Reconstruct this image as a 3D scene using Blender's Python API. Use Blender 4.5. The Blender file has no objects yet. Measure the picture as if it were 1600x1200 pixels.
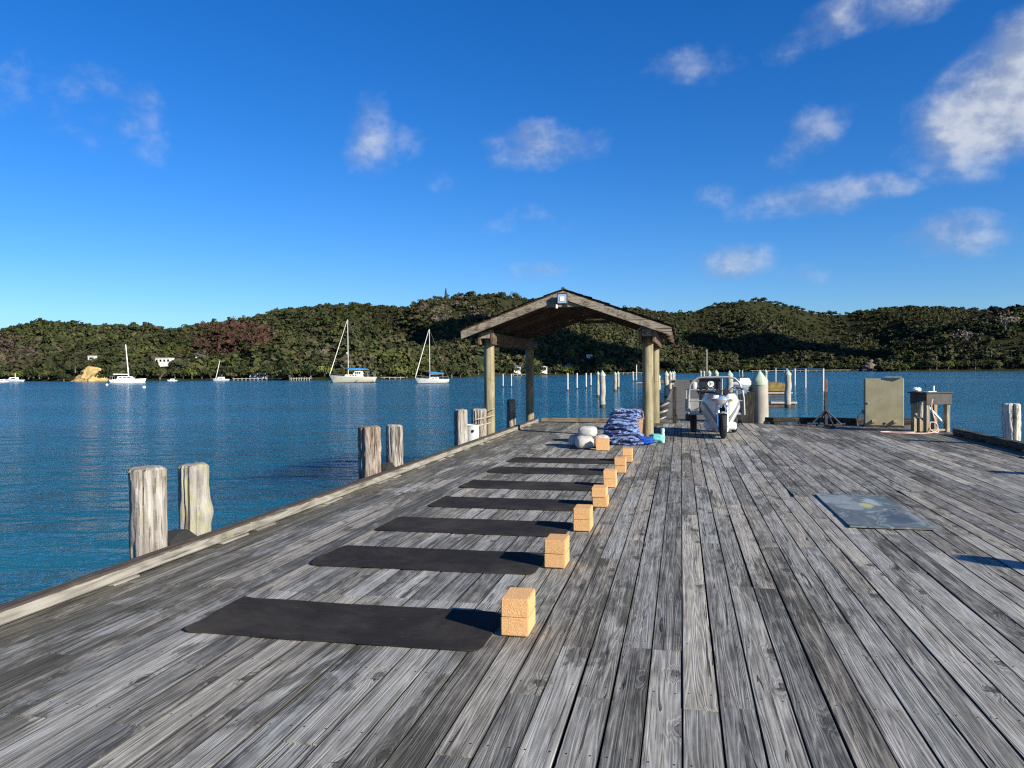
import bpy, bmesh, math, random
import numpy as np
from mathutils import Vector, Matrix, noise as mnoise

R = math.radians
sc = bpy.context.scene
col = sc.collection

# ------------------------------------------------------------------ camera
FPX, CAMH, WATER = 1202.0, 1.42, -1.6
YAW, PITCH, ROLL = R(12.4), R(1.10), R(0.45)
fw = Vector((-math.sin(YAW)*math.cos(PITCH), math.cos(YAW)*math.cos(PITCH), -math.sin(PITCH)))
r0 = Vector((math.cos(YAW), math.sin(YAW), 0)); u0 = r0.cross(fw)
rt = r0*math.cos(ROLL)-u0*math.sin(ROLL); up = u0*math.cos(ROLL)+r0*math.sin(ROLL)
cam_d = bpy.data.cameras.new('camera'); cam = bpy.data.objects.new('camera', cam_d); col.objects.link(cam)
M = Matrix((rt, up, -fw)).transposed().to_4x4(); M.translation = (0, 0, CAMH); cam.matrix_world = M
cam_d.sensor_fit = 'HORIZONTAL'; cam_d.sensor_width = 36.0; cam_d.lens = 36.0*FPX/1600.0
cam_d.clip_start = 0.05; cam_d.clip_end = 20000
sc.camera = cam

# ------------------------------------------------------------------ light
SUN_EL = R(24.0)
SUN_DIR = Vector((0.885*math.cos(SUN_EL), -0.465*math.cos(SUN_EL), math.sin(SUN_EL))).normalized()
SKY_STRENGTH, SUN_STRENGTH = 0.060, 5.0
sun_d = bpy.data.lights.new('sun', 'SUN'); sun = bpy.data.objects.new('sun', sun_d); col.objects.link(sun)
sun_d.energy = SUN_STRENGTH; sun_d.angle = R(0.5); sun_d.color = (1.0, 0.93, 0.79)
sun.rotation_euler = SUN_DIR.to_track_quat('Z', 'Y').to_euler(); sun.location = (30, -20, 40)
sc.view_settings.view_transform = 'Standard'; sc.view_settings.look = 'None'
sc.view_settings.exposure = 0.80; sc.view_settings.gamma = 1.0
sc.render.engine = 'CYCLES'
sc.cycles.use_denoising = False; sc.cycles.filter_width = 1.25; sc.cycles.use_adaptive_sampling = False
sc.cycles.max_bounces = 6; sc.cycles.diffuse_bounces = 3; sc.cycles.glossy_bounces = 4
sc.cycles.transparent_max_bounces = 6
sc.cycles.sample_clamp_indirect = 4.0


class G:
    """small helper to wire shader nodes"""
    def __init__(s, nt): s.nt = nt; s.L = nt.links
    def put(s, sock, v):
        if isinstance(v, bpy.types.NodeSocket): s.L.new(v, sock)
        elif isinstance(v, bpy.types.Node): s.L.new(v.outputs[0], sock)
        elif isinstance(v, (tuple, list)) and len(v) == 3 and sock.type == 'RGBA': sock.default_value = (*v, 1)
        else: sock.default_value = v
    def n(s, typ, ins=None, **pr):
        nd = s.nt.nodes.new('ShaderNode'+typ)
        for k, v in pr.items(): setattr(nd, k, v)
        for k, v in (ins or {}).items(): s.put(nd.inputs[k], v)
        return nd
    def m(s, op, a, b=None, c=None, clamp=False):
        nd = s.n('Math', operation=op, use_clamp=clamp)
        for i, v in enumerate((a, b, c)):
            if v is not None: s.put(nd.inputs[i], v)
        return nd.outputs[0]
    def v(s, op, a, b=None, out=0):
        nd = s.n('VectorMath', operation=op)
        for i, x in enumerate((a, b)):
            if x is not None:
                if op == 'SCALE' and i == 1: s.put(nd.inputs['Scale'], x)
                else: s.put(nd.inputs[i], x)
        return nd.outputs[out]
    def dot(s, a, b): return s.v('DOT_PRODUCT', a, b, 'Value')
    def mul(s, a, b): return s.v('MULTIPLY', a, b)
    def mix(s, f, a, b, mode='MIX'):
        nd = s.n('Mix', data_type='RGBA', blend_type=mode)
        s.put(nd.inputs[0], f); s.put(nd.inputs[6], a); s.put(nd.inputs[7], b)
        return nd.outputs[2]
    def mr(s, x, a, b, c=0.0, d=1.0, smooth=True):
        nd = s.n('MapRange', {'Value': x, 'From Min': a, 'From Max': b, 'To Min': c, 'To Max': d})
        if smooth: nd.interpolation_type = 'SMOOTHSTEP'
        return nd.outputs[0]
    def noise(s, vec, scale=1.0, detail=2.0, rough=0.5, dist=0.0, out=0, dims='3D'):
        nd = s.n('TexNoise', noise_dimensions=dims)
        nd.inputs['Scale'].default_value = scale; nd.inputs['Detail'].default_value = detail
        nd.inputs['Roughness'].default_value = rough; nd.inputs['Distortion'].default_value = dist
        s.L.new(vec, nd.inputs['Vector'])
        return nd.outputs[out]
    def voro(s, vec, scale=1.0, feat='F1', rnd=1.0, dims='3D'):
        nd = s.n('TexVoronoi', feature=feat, voronoi_dimensions=dims)
        nd.inputs['Scale'].default_value = scale; nd.inputs['Randomness'].default_value = rnd
        s.L.new(vec, nd.inputs['Vector'])
        return nd
    def sep(s, v): return s.n('SeparateXYZ', {0: v}).outputs
    def com(s, x=0.0, y=0.0, z=0.0): return s.n('CombineXYZ', {0: x, 1: y, 2: z}).outputs[0]
    def ramp(s, f, stops, interp='LINEAR'):
        nd = s.n('ValToRGB', {0: f}); cr = nd.color_ramp; cr.interpolation = interp
        while len(cr.elements) < len(stops): cr.elements.new(0.5)
        for e, (p, c) in zip(cr.elements, stops): e.position = p; e.color = (*c, 1)
        return nd.outputs[0]
    def bump(s, h, strength=0.5, dist=0.01):
        return s.n('Bump', {'Height': h, 'Strength': strength, 'Distance': dist}).outputs[0]


# ------------------------------------------------------------------ sky with broken cloud
world = bpy.data.worlds.new('World'); sc.world = world; world.use_nodes = True
wn = world.node_tree; wn.nodes.clear(); g = G(wn)
sky = g.n('TexSky', sky_type='NISHITA'); sky.sun_disc = False
sky.sun_elevation = SUN_EL; sky.sun_rotation = math.atan2(SUN_DIR.x, SUN_DIR.y)
sky.air_density = 1.0; sky.dust_density = 0.25; sky.ozone_density = 3.0; sky.altitude = 0
world.cycles.sampling_method = 'MANUAL'; world.cycles.sample_map_resolution = 256
wdir = g.n('TexCoord').outputs['Generated']


def pray(x, y): return (fw + rt*((x-800)/FPX) - up*((y-600)/FPX))


CLOUDS = [  # centre x, y, half width, half height, tilt (deg), strength in the picture's directions
    (1560, 165, 115, 75, 30, 2.1), (1495, 215, 75, 40, 8, 1.5), (1610, 105, 75, 65, 0, 1.9),
    (1275, 200, 62, 30, 35, 1.0), (1250, 225, 22, 40, 0, .72), (1255, 315, 85, 26, 6, 1.15), (1340, 292, 75, 20, 6, 1.1),
    (1495, 370, 75, 30, 5, 1.1), (1140, 412, 58, 24, 8, .82), (1105, 92, 70, 32, 10, .55),
    (1290, 40, 90, 30, 28, .9), (1390, 10, 90, 30, 12, .8), (850, 232, 95, 32, 4, 1.25), (578, 225, 36, 60, -8, 1.05),
    (640, 215, 60, 24, 10, .62), (815, 348, 90, 26, 8, .72), (695, 287, 42, 17, 5, .52), (812, 422, 62, 16, 6, .75),
    (120, 125, 60, 45, -25, .55), (95, 190, 90, 34, -8, .48), (15, 90, 34, 48, 0, .50), (10, 235, 36, 28, 0, .50),
    (235, 195, 50, 44, -30, .60), (1130, 305, 40, 20, 0, .62), (1265, 428, 36, 14, 0, .70)]
EXTRA = [(-60, 18, 14, 5), (-95, 30, 16, 6), (-140, 14, 18, 4), (175, 26, 16, 6), (140, 12, 20, 4), (110, 34, 14, 6),
         (75, 16, 18, 5), (60, 40, 12, 6), (-25, 62, 12, 7), (20, 55, 14, 6)]
mask = None
def add_cloud(c, ex, ey, sx, sy, st):
    """an elliptical seat for a cloud: squared distance from direction c in units of its half sizes"""
    global mask
    rot = Matrix((ex, ey, ex.cross(ey))).transposed().to_euler('XYZ')
    mp = g.n('Mapping', {'Vector': wdir, 'Location': tuple(c), 'Rotation': tuple(rot), 'Scale': (sx, sy, max(sx, sy))}, vector_type='TEXTURE').outputs[0]
    val = g.m('MULTIPLY_ADD', g.dot(mp, mp), -st, st)
    mask = val if mask is None else g.m('MAXIMUM', mask, val)
for (x, y, hw, hh, tl, st) in CLOUDS:
    k = pray(x, y).length; c = pray(x, y).normalized(); e = rt - c*rt.dot(c); e.normalize(); n_ = c.cross(-e).normalized()
    if n_.z < 0: n_ = -n_
    ct, sn = math.cos(R(tl)), math.sin(R(tl))
    add_cloud(c, e*ct+n_*sn, n_*ct-e*sn, hw*1.6/FPX/k, hh*1.6/FPX/k, st*1.05)
for (az, el, w, h) in EXTRA:
    c = Vector((math.sin(R(az))*math.cos(R(el)), math.cos(R(az))*math.cos(R(el)), math.sin(R(el))))
    e = c.cross(Vector((0, 0, 1))).normalized(); n_ = e.cross(c).normalized()
    add_cloud(c, e, n_, math.sin(R(w)), math.sin(R(h)), 1.0)
wq = g.mul(wdir, (1, 1, 1.35)); ns = g.noise(wq, 9.0, 8.0, 0.60, 0.0)
nsh = g.noise(g.v('ADD', wq, tuple(SUN_DIR*0.022)), 9.0, 6.0, 0.56, 0.0)
ns2 = g.noise(wdir, 42.0, 5.0, 0.62)
cl = g.m('ADD', g.m('MAXIMUM', mask, -1.0), g.m('MULTIPLY_ADD', ns, 3.0, -1.88))
cl = g.m('ADD', cl, g.m('MULTIPLY_ADD', ns2, 0.45, -0.225))
cov = g.mr(cl, 0.02, 1.7, 0.0, 0.88)
SKYSAT = g.n('HueSaturation', {'Hue': 0.497, 'Saturation': 1.36, 'Value': 1.0, 'Fac': 1.0, 'Color': sky.outputs[0]})
skycol = g.mix(1.0, SKYSAT.outputs[0], (0.68, 0.97, 1.45), 'MULTIPLY')
cw = g.mix(g.mr(g.m('ADD', g.m('SUBTRACT', ns, nsh), g.m('MULTIPLY', cl, 0.06)), -0.06, 0.16), (2.9, 3.6, 5.2), (6.3, 6.7, 7.4))
skymix = g.mix(cov, skycol, cw)
bg = g.n('Background', {'Color': skymix, 'Strength': SKY_STRENGTH})
g.L.new(bg.outputs[0], g.n('OutputWorld').inputs[0])


# ------------------------------------------------------------------ mesh helpers
def P(x, y, z=0.0):
    """where the photograph's line of sight through (x, y) meets the level z"""
    d = pray(x, y); return Vector((0, 0, CAMH)) + d*((z-CAMH)/d.z)


def Q(x, y, Y):
    d = pray(x, y); return Vector((0, 0, CAMH)) + d*(Y/d.y)


def tag(o, label=None, cat=None, group=None, kind=None):
    if label: o['label'] = label
    if cat: o['category'] = cat
    if group: o['group'] = group
    if kind: o['kind'] = kind
    return o


def empty(name, loc=(0, 0, 0), rz=0.0, label=None, cat=None, group=None):
    o = bpy.data.objects.new(name, None); col.objects.link(o)
    o.location = loc; o.rotation_euler = (0, 0, rz); o.empty_display_size = 0.1
    return tag(o, label, cat, group)


def copy_tree(o, parent=None):
    c = o.copy(); col.objects.link(c); c.parent = parent
    for ch in list(o.children): copy_tree(ch, c)
    return c


class MB:
    """collects shapes into one mesh"""
    def __init__(s): s.V = []; s.F = []; s.S = []
    def add(s, vs, fs, smooth=False):
        k = len(s.V); s.V += [tuple(v) for v in vs]; s.F += [tuple(i+k for i in f) for f in fs]; s.S += [smooth]*len(fs)
        return s
    def box(s, lo, hi, bev=0.0, mtx=None):
        (x0, y0, z0), (x1, y1, z1) = lo, hi
        bm = bmesh.new()
        bmesh.ops.create_cube(bm, size=1.0)
        for v in bm.verts:
            v.co = Vector(((x0+x1)/2+v.co.x*(x1-x0), (y0+y1)/2+v.co.y*(y1-y0), (z0+z1)/2+v.co.z*(z1-z0)))
        if bev > 0: bmesh.ops.bevel(bm, geom=bm.edges[:], offset=bev, segments=1, affect='EDGES')
        if mtx is not None: bm.transform(mtx)
        bm.verts.index_update()
        s.add([v.co[:] for v in bm.verts], [[v.index for v in f.verts] for f in bm.faces]); bm.free()
        return s
    def tube(s, pts, rad, seg=8, caps=True, smooth=True):
        pts = [Vector(p) for p in pts]; n = len(pts)
        rads = rad if isinstance(rad, (list, tuple)) else [rad]*n
        vs = []; fs = []; prev = None
        for i, p in enumerate(pts):
            t = (pts[min(i+1, n-1)]-pts[max(i-1, 0)]).normalized()
            if prev is None:
                a = Vector((0, 0, 1)) if abs(t.z) < 0.9 else Vector((1, 0, 0))
                nx = t.cross(a).normalized()
            else:
                nx = (prev - t*prev.dot(t)).normalized()
            prev = nx; ny = t.cross(nx)
            for j in range(seg):
                an = 2*math.pi*j/seg
                vs.append(p + (nx*math.cos(an)+ny*math.sin(an))*rads[i])
        for i in range(n-1):
            for j in range(seg):
                fs.append((i*seg+j, i*seg+(j+1) % seg, (i+1)*seg+(j+1) % seg, (i+1)*seg+j))
        s.add(vs, fs, smooth)
        if caps:
            k = len(s.V)-len(vs)
            s.F += [tuple(k+j for j in reversed(range(seg))), tuple(k+(n-1)*seg+j for j in range(seg))]; s.S += [False, False]
        return s
    def lathe(s, prof, seg=16, c=(0, 0, 0), smooth=True, mtx=None):
        vs = []; fs = []
        for (r_, z) in prof:
            for j in range(seg):
                a = 2*math.pi*j/seg; vs.append(Vector((c[0]+r_*math.cos(a), c[1]+r_*math.sin(a), c[2]+z)))
        for i in range(len(prof)-1):
            for j in range(seg):
                fs.append((i*seg+j, i*seg+(j+1) % seg, (i+1)*seg+(j+1) % seg, (i+1)*seg+j))
        n = len(prof)
        if prof[0][0] > 1e-4: fs.append(tuple(reversed(range(seg))))
        if prof[-1][0] > 1e-4: fs.append(tuple((n-1)*seg+j for j in range(seg)))
        if mtx is not None: vs = [mtx @ v for v in vs]
        return s.add(vs, fs, smooth)
    def prism(s, poly, a, b, mtx=None):
        """poly of (u, v) swept between two offsets a, b: point = a + u*ex + v*ey is given by mtx"""
        n = len(poly)
        vs = [Vector((u, v, a)) for u, v in poly]+[Vector((u, v, b)) for u, v in poly]
        if mtx is not None: vs = [mtx @ v for v in vs]
        fs = [tuple(reversed(range(n))), tuple(range(n, 2*n))]+[(i, (i+1) % n, n+(i+1) % n, n+i) for i in range(n)]
        return s.add(vs, fs)
    def build(s, name, m, parent=None, sharp=40):
        me = bpy.data.meshes.new(name); me.from_pydata(s.V, [], s.F); me.update()
        me.polygons.foreach_set('use_smooth', s.S)
        if any(s.S): me.set_sharp_from_angle(angle=R(sharp))
        o = bpy.data.objects.new(name, me); col.objects.link(o)
        if m is not None: me.materials.append(m)
        o.parent = parent
        return o


def XZ(loc=(0, 0, 0)):
    """prism helper: poly u->x, v->z, sweep->y"""
    return Matrix(((1, 0, 0, loc[0]), (0, 0, 1, loc[1]), (0, 1, 0, loc[2]), (0, 0, 0, 1)))


def YZ(loc=(0, 0, 0)):
    return Matrix(((0, 0, 1, loc[0]), (1, 0, 0, loc[1]), (0, 1, 0, loc[2]), (0, 0, 0, 1)))


# ------------------------------------------------------------------ materials
MATS = {}


def newmat(name):
    m = bpy.data.materials.new(name); m.use_nodes = True; nt = m.node_tree
    b = nt.nodes['Principled BSDF']; MATS[name] = m
    return m, G(nt), b


def plain(name, c, rough=0.6, metal=0.0, var=0.12, scale=6.0, bump=0.0, bscale=40.0, spec=0.5, dirt=0.0):
    m, g, b = newmat(name)
    pos = g.n('TexCoord').outputs['Object']
    n1 = g.noise(pos, scale, 5, 0.6)
    cc = g.mix(g.mr(n1, 0.3, 0.7), tuple(x*(1-var) for x in c), tuple(min(1, x*(1+var)) for x in c))
    if dirt > 0:
        n2 = g.noise(g.mul(pos, (1, 1, 0.35)), scale*2.3, 7, 0.7)
        cc = g.mix(g.mr(n2, 0.52, 0.75, 0, dirt), cc, (0.10, 0.08, 0.055))
    b.inputs['Roughness'].default_value = rough; b.inputs['Metallic'].default_value = metal
    b.inputs['Specular IOR Level'].default_value = spec
    g.L.new(cc, b.inputs['Base Color'])
    if bump > 0: g.L.new(g.bump(g.noise(pos, bscale, 4, 0.6), bump, 0.004), b.inputs['Normal'])
    return m


def wood(name, dark, mid, light, axis=2, scale=1.0, lichen=None, lich_amt=0.0, crack=1.0, stain=0.0, rough=0.85, rings=50.0):
    """weathered timber with the grain along one object axis"""
    m, g, b = newmat(name)
    tc = g.n('TexCoord').outputs['Object']; rnd = g.n('ObjectInfo').outputs['Random']
    p = g.v('ADD', tc, g.v('SCALE', (1.0, 1.0, 1.0), None)) if False else tc
    off = g.m('MULTIPLY', rnd, 37.0)
    x, y, z = g.sep(p)[0:3]
    a3 = [x, y, z]; la = a3[axis]; ot = [a3[i] for i in range(3) if i != axis]
    ot0 = g.m('ADD', ot[0], off)
    def vec(k, l): return g.com(g.m('MULTIPLY', ot0, k*scale), g.m('MULTIPLY', ot[1], k*scale), g.m('MULTIPLY', la, l*scale))
    h = g.noise(vec(9, 1.0), 1, 2, 0.5)
    ring = g.m('SINE', g.m('MULTIPLY', h, rings))
    fib = g.noise(vec(120, 3.0), 1, 4, 0.65)
    crk = g.mr(g.noise(vec(34, 1.1), 1, 3, 0.55, 0.3), 0.60, 0.68)
    big = g.noise(vec(6, 2.2), 1, 5, 0.6)
    t = g.m('ADD', g.m('MULTIPLY_ADD', ring, 0.12, 0.12), g.m('MULTIPLY', fib, 0.75))
    t = g.m('ADD', t, g.m('MULTIPLY_ADD', big, 0.9, -0.42))
    c = g.ramp(t, [(0.15, dark), (0.48, mid), (0.85, light)])
    if lichen is not None:
        ln = g.noise(g.v('ADD', p, g.com(off, 0, 0)), 7, 9, 0.72)
        c = g.mix(g.mr(ln, 0.62-lich_amt*0.25, 0.72-lich_amt*0.2, 0, 0.75), c, lichen)
    if stain > 0:
        sn = g.noise(g.v('ADD', p, g.com(off, 3.1, 0)), 2.6, 7, 0.68)
        c = g.mix(g.mr(sn, 0.60-stain*0.2, 0.72-stain*0.15, 0, 0.85), c, (0.035, 0.028, 0.02))
    sp = g.noise(g.v('ADD', p, g.com(off, 0, 0)), 46, 6, 0.75); c = g.mix(g.mr(sp, 0.60, 0.70, 0, 0.65*crack), c, tuple(x*0.8 for x in dark)); c = g.mix(g.mr(sp, 0.42, 0.30, 0, 0.5*crack), c, tuple(min(1, x*1.12) for x in light))
    c = g.mix(g.m('MULTIPLY', crk, 0.85*crack), c, (0.02, 0.016, 0.012))
    g.L.new(c, b.inputs['Base Color']); b.inputs['Roughness'].default_value = rough
    b.inputs['Specular IOR Level'].default_value = 0.2
    hh = g.m('ADD', g.m('MULTIPLY', fib, 0.6), g.m('MULTIPLY', ring, 0.1))
    hh = g.m('ADD', hh, g.m('MULTIPLY', sp, -0.9*crack)); hh = g.m('SUBTRACT', hh, g.m('MULTIPLY', crk, 1.3*crack))
    g.L.new(g.bump(hh, 0.8, 0.007), b.inputs['Normal'])
    return m


def dark_top(m, z, colr=(0.055, 0.042, 0.030)):
    """rotted upper face of a rail: everything above object height z"""
    g = G(m.node_tree); b = m.node_tree.nodes['Principled BSDF']; old = b.inputs['Base Color'].links[0].from_socket
    pos = g.n('TexCoord').outputs['Object']; zz = g.sep(pos)[2]; n_ = g.noise(g.mul(pos, (30, 4, 30)), 1, 6, 0.7)
    k = g.m('MULTIPLY', g.mr(g.m('ADD', zz, g.m('MULTIPLY_ADD', n_, 0.03, -0.015)), z-0.006, z), g.mr(n_, 0.28, 0.5, 0.45, 0.95))
    g.L.new(g.mix(k, old, colr), b.inputs['Base Color'])


def deck_wood():
    m, g, b = newmat('weathered_deck_board')
    uv = g.n('UVMap', uv_map='grain').outputs[0]; lo = g.n('UVMap', uv_map='loc').outputs[0]
    u, v = g.sep(uv)[0:2]; a, wy = g.sep(lo)[0:2]
    bid = g.m('FLOOR', g.m('DIVIDE', u, 10.0))
    wno = g.n('TexWhiteNoise', {'W': bid}, noise_dimensions='1D')
    rnd = wno.outputs['Value']; rr, rg, rb = g.n('SeparateColor', {0: wno.outputs['Color']}).outputs[0:3]
    def vec(k, l): return g.com(g.m('MULTIPLY', u, k), g.m('MULTIPLY', v, l), 0.0)
    h = g.noise(vec(9.0, 0.42), 1, 2, 0.5, 0.1, dims='2D')
    vo = g.voro(vec(5.0, 2.9), 1, dims='2D')
    gate = g.m('GREATER_THAN', g.n('SeparateColor', {0: vo.outputs['Color']}).outputs[0], 0.82)
    kd = g.m('ADD', vo.outputs['Distance'], g.m('MULTIPLY_ADD', g.noise(vec(40, 18), 1, 2, dims='2D'), 0.12, -0.06))
    kin = g.m('MULTIPLY', g.mr(kd, 0.13, 0.095), gate); kwide = g.m('MULTIPLY', g.mr(kd, 0.42, 0.05), gate)
    h2 = g.m('ADD', h, g.m('MULTIPLY', kwide, 0.14))
    ringn = g.m('MULTIPLY_ADD', g.m('SINE', g.m('MULTIPLY', h2, 84.0)), 0.5, 0.5)
    ring = g.m('POWER', ringn, 1.8)
    fib = g.noise(vec(125, 1.5), 1, 4, 0.7, dims='2D')
    med = g.noise(vec(34, 0.8), 1, 4, 0.62, 0.2, dims='2D')
    blot = g.noise(vec(9, 3.2), 1, 5, 0.65, dims='2D')
    crk = g.m('MAXIMUM', g.mr(g.noise(vec(60, 0.75), 1, 3, 0.6, 0.6, dims='2D'), 0.645, 0.685), g.mr(g.noise(vec(23, 1.3), 1, 2, 0.5, 0.9, dims='2D'), 0.72, 0.75))
    t = g.m('ADD', g.m('MULTIPLY', ring, 0.15), g.m('MULTIPLY', fib, 0.55))
    t = g.m('ADD', t, g.m('MULTIPLY_ADD', med, 0.70, -0.33))
    t = g.m('ADD', t, g.m('MULTIPLY_ADD', blot, 0.55, -0.27))
    t = g.m('ADD', t, g.m('MULTIPLY_ADD', rr, 0.34, -0.16))
    c = g.ramp(t, [(0.05, (0.056, 0.053, 0.045)), (0.28, (0.166, 0.159, 0.138)), (0.52, (0.308, 0.297, 0.262)), (0.85, (0.50, 0.485, 0.432))])
    c = g.mix(g.m('MULTIPLY', g.m('GREATER_THAN', rg, 0.62), 0.4), c, g.mix(1.0, c, (1.10, 1.0, 0.86), 'MULTIPLY'))
    c = g.mix(g.m('MULTIPLY', g.m('LESS_THAN', rg, 0.25), 0.5), c, g.mix(1.0, c, (0.90, 0.95, 1.02), 'MULTIPLY'))
    # knots, checks, nails
    kr = g.m('MULTIPLY', g.m('MULTIPLY_ADD', g.m('SINE', g.m('MULTIPLY', kd, 120.0)), 0.5, 0.5), g.m('MULTIPLY', g.mr(kd, 0.26, 0.10), gate))
    c = g.mix(g.m('MULTIPLY', kr, 0.6), c, (0.075, 0.067, 0.055))
    slit = g.m('MULTIPLY', g.m('MULTIPLY', g.mr(kd, 0.34, 0.12), gate), g.mr(g.noise(vec(10, 30), 1, 3, 0.6, 0.8, dims='2D'), 0.60, 0.66))
    c = g.mix(g.m('MULTIPLY', slit, 0.9), c, (0.02, 0.018, 0.015))
    c = g.mix(g.m('MULTIPLY', kin, g.m('MULTIPLY_ADD', ringn, 0.35, 0.45)), c, (0.048, 0.040, 0.032))
    c = g.mix(g.m('MULTIPLY', crk, 0.85), c, (0.022, 0.020, 0.018))
    ny = g.m('MULTIPLY', g.m('SUBTRACT', g.m('FRACT', g.m('DIVIDE', wy, 0.62)), 0.5), 0.62)
    nx = g.m('MULTIPLY', g.m('SUBTRACT', g.m('ABSOLUTE', g.m('SUBTRACT', a, 0.5)), g.m('MULTIPLY_ADD', rb, 0.06, 0.27)), 0.145)
    nd = g.m('SQRT', g.m('ADD', g.m('MULTIPLY', nx, nx), g.m('MULTIPLY', ny, ny)))
    nail = g.mr(nd, 0.0062, 0.0038)
    c = g.mix(nail, c, (0.022, 0.018, 0.016))
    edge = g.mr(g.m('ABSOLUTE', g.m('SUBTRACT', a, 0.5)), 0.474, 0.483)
    c = g.mix(g.m('MULTIPLY', edge, 0.93), c, (0.028, 0.025, 0.021))  # sunlit board sides and chamfers darkened in colour so seams read as shaded
    # mildew and damp dirt, heavier along the left kerb and in the far right corner
    gp = g.n('NewGeometry').outputs['Position']; px, py = g.sep(gp)[0:2]
    sv = g.com(g.m('MULTIPLY', px, 2.4), g.m('MULTIPLY', py, 0.62), g.m('MULTIPLY', rnd, 0.55))
    sn = g.noise(sv, 1, 8, 0.66, 0.4)
    left = g.mr(px, -2.1, -3.3, 0, 0.11)
    far = g.m('MULTIPLY', g.mr(py, 12.0, 19.0, 0, 0.13), g.mr(px, 0.6, 3.6))
    rgt = g.mr(px, 4.0, 5.4, 0, 0.10); back = g.m('MULTIPLY', g.mr(py, 15, 20, 0, 0.05), g.mr(px, 0.5, -1.0))
    st = g.m('ADD', g.m('ADD', sn, left), g.m('ADD', far, g.m('ADD', rgt, back)))
    sm = g.m('MULTIPLY', g.mr(st, 0.556, 0.592), g.mr(g.m('ADD', fib, g.m('MULTIPLY', med, 0.7)), 0.6, 1.15, 1.0, 0.35))
    sc_ = g.mix(g.noise(gp, 3.0, 3), (0.040, 0.036, 0.028), (0.058, 0.056, 0.036))
    c = g.mix(g.m('MULTIPLY', sm, 0.95), c, sc_)
    # pale dry scuffs
    wt = g.noise(g.com(g.m('MULTIPLY', px, 3.0), g.m('MULTIPLY', py, 1.6), rnd), 1, 7, 0.7, 0.6)
    c = g.mix(g.mr(wt, 0.54, 0.76, 0, 0.40), c, (0.48, 0.455, 0.415))
    g.L.new(c, b.inputs['Base Color'])
    g.L.new(g.m('MULTIPLY_ADD', fib, 0.25, 0.62), b.inputs['Roughness']); b.inputs['Specular IOR Level'].default_value = 0.28
    hh = g.m('ADD', g.m('MULTIPLY', ring, 0.28), g.m('MULTIPLY', fib, 0.55))
    hh = g.m('ADD', hh, g.m('MULTIPLY', med, 0.5))
    hh = g.m('SUBTRACT', hh, g.m('MULTIPLY', crk, 1.6)); hh = g.m('SUBTRACT', hh, g.m('MULTIPLY', kin, 0.5))
    hh = g.m('SUBTRACT', hh, g.m('MULTIPLY', nail, 1.0)); hh = g.m('ADD', hh, g.m('MULTIPLY', kwide, 0.8)); hh = g.m('ADD', hh, g.m('MULTIPLY', blot, 0.8))
    g.L.new(g.bump(hh, 0.8, 0.004), b.inputs['Normal'])
    return m


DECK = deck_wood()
PILE = wood('bleached_pile_timber', (0.078, 0.063, 0.049), (0.259, 0.231, 0.200), (0.428, 0.403, 0.365), 2, 1.0, (0.298, 0.284, 0.182), 0.35, 1.0)
PILE2 = wood('lichen_pile_timber', (0.079, 0.068, 0.054), (0.256, 0.236, 0.224), (0.401, 0.378, 0.384), 2, 1.0, (0.304, 0.292, 0.169), 0.8, 1.0)
PILEB = wood('brown_stained_pile_timber', (0.037, 0.024, 0.016), (0.207, 0.163, 0.126), (0.414, 0.370, 0.311), 2, 1.0, (0.13, 0.075, 0.05), 0.35, 1.0)
PILEW = wood('pale_pile_timber', (0.085, 0.076, 0.060), (0.510, 0.476, 0.399), (0.663, 0.629, 0.561), 2, 1.0, (0.060, 0.047, 0.034), 0.25, 1.0)
KERB = wood('kerb_timber', (0.065, 0.057, 0.043), (0.216, 0.200, 0.170), (0.340, 0.320, 0.282), 1, 0.8, (0.235, 0.234, 0.144), 0.3, 0.45)
dark_top(KERB, 0.100)
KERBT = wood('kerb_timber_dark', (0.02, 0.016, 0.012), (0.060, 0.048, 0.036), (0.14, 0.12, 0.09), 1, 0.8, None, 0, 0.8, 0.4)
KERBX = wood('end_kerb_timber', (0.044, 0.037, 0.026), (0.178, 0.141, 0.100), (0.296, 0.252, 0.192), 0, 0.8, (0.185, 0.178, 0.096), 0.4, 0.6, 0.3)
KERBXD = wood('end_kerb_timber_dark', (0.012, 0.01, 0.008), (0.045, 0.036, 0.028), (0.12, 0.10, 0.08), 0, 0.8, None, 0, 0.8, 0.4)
POST = wood('treated_pine_pole', (0.116, 0.090, 0.049), (0.244, 0.207, 0.121), (0.328, 0.292, 0.195), 2, 0.8, (0.190, 0.175, 0.079), 0.30, 0.35, 0.0, 0.75, 30)
BARGE = wood('barge_board_timber', (0.074, 0.063, 0.044), (0.244, 0.207, 0.155), (0.355, 0.318, 0.252), 0, 0.8, (0.074, 0.056, 0.037), 0.45, 0.9, 0.1)
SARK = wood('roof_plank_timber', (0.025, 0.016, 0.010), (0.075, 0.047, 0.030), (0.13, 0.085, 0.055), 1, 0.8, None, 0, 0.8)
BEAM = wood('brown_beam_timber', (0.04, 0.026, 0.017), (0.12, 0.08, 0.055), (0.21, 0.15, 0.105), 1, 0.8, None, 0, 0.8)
JOIST = wood('under_deck_timber', (0.02, 0.016, 0.012), (0.06, 0.05, 0.04), (0.10, 0.085, 0.07), 0, 0.8)
WALK = wood('walkway_timber', (0.044, 0.041, 0.033), (0.118, 0.111, 0.092), (0.200, 0.185, 0.163), 0, 0.9)
DARKP = wood('dark_post_timber', (0.010, 0.009, 0.008), (0.036, 0.032, 0.028), (0.085, 0.078, 0.07), 2, 0.9)
SHINGLE = plain('mossy_roof_shingle', (0.055, 0.05, 0.032), 0.95, var=0.5, scale=14, bump=0.8, bscale=60)
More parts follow.
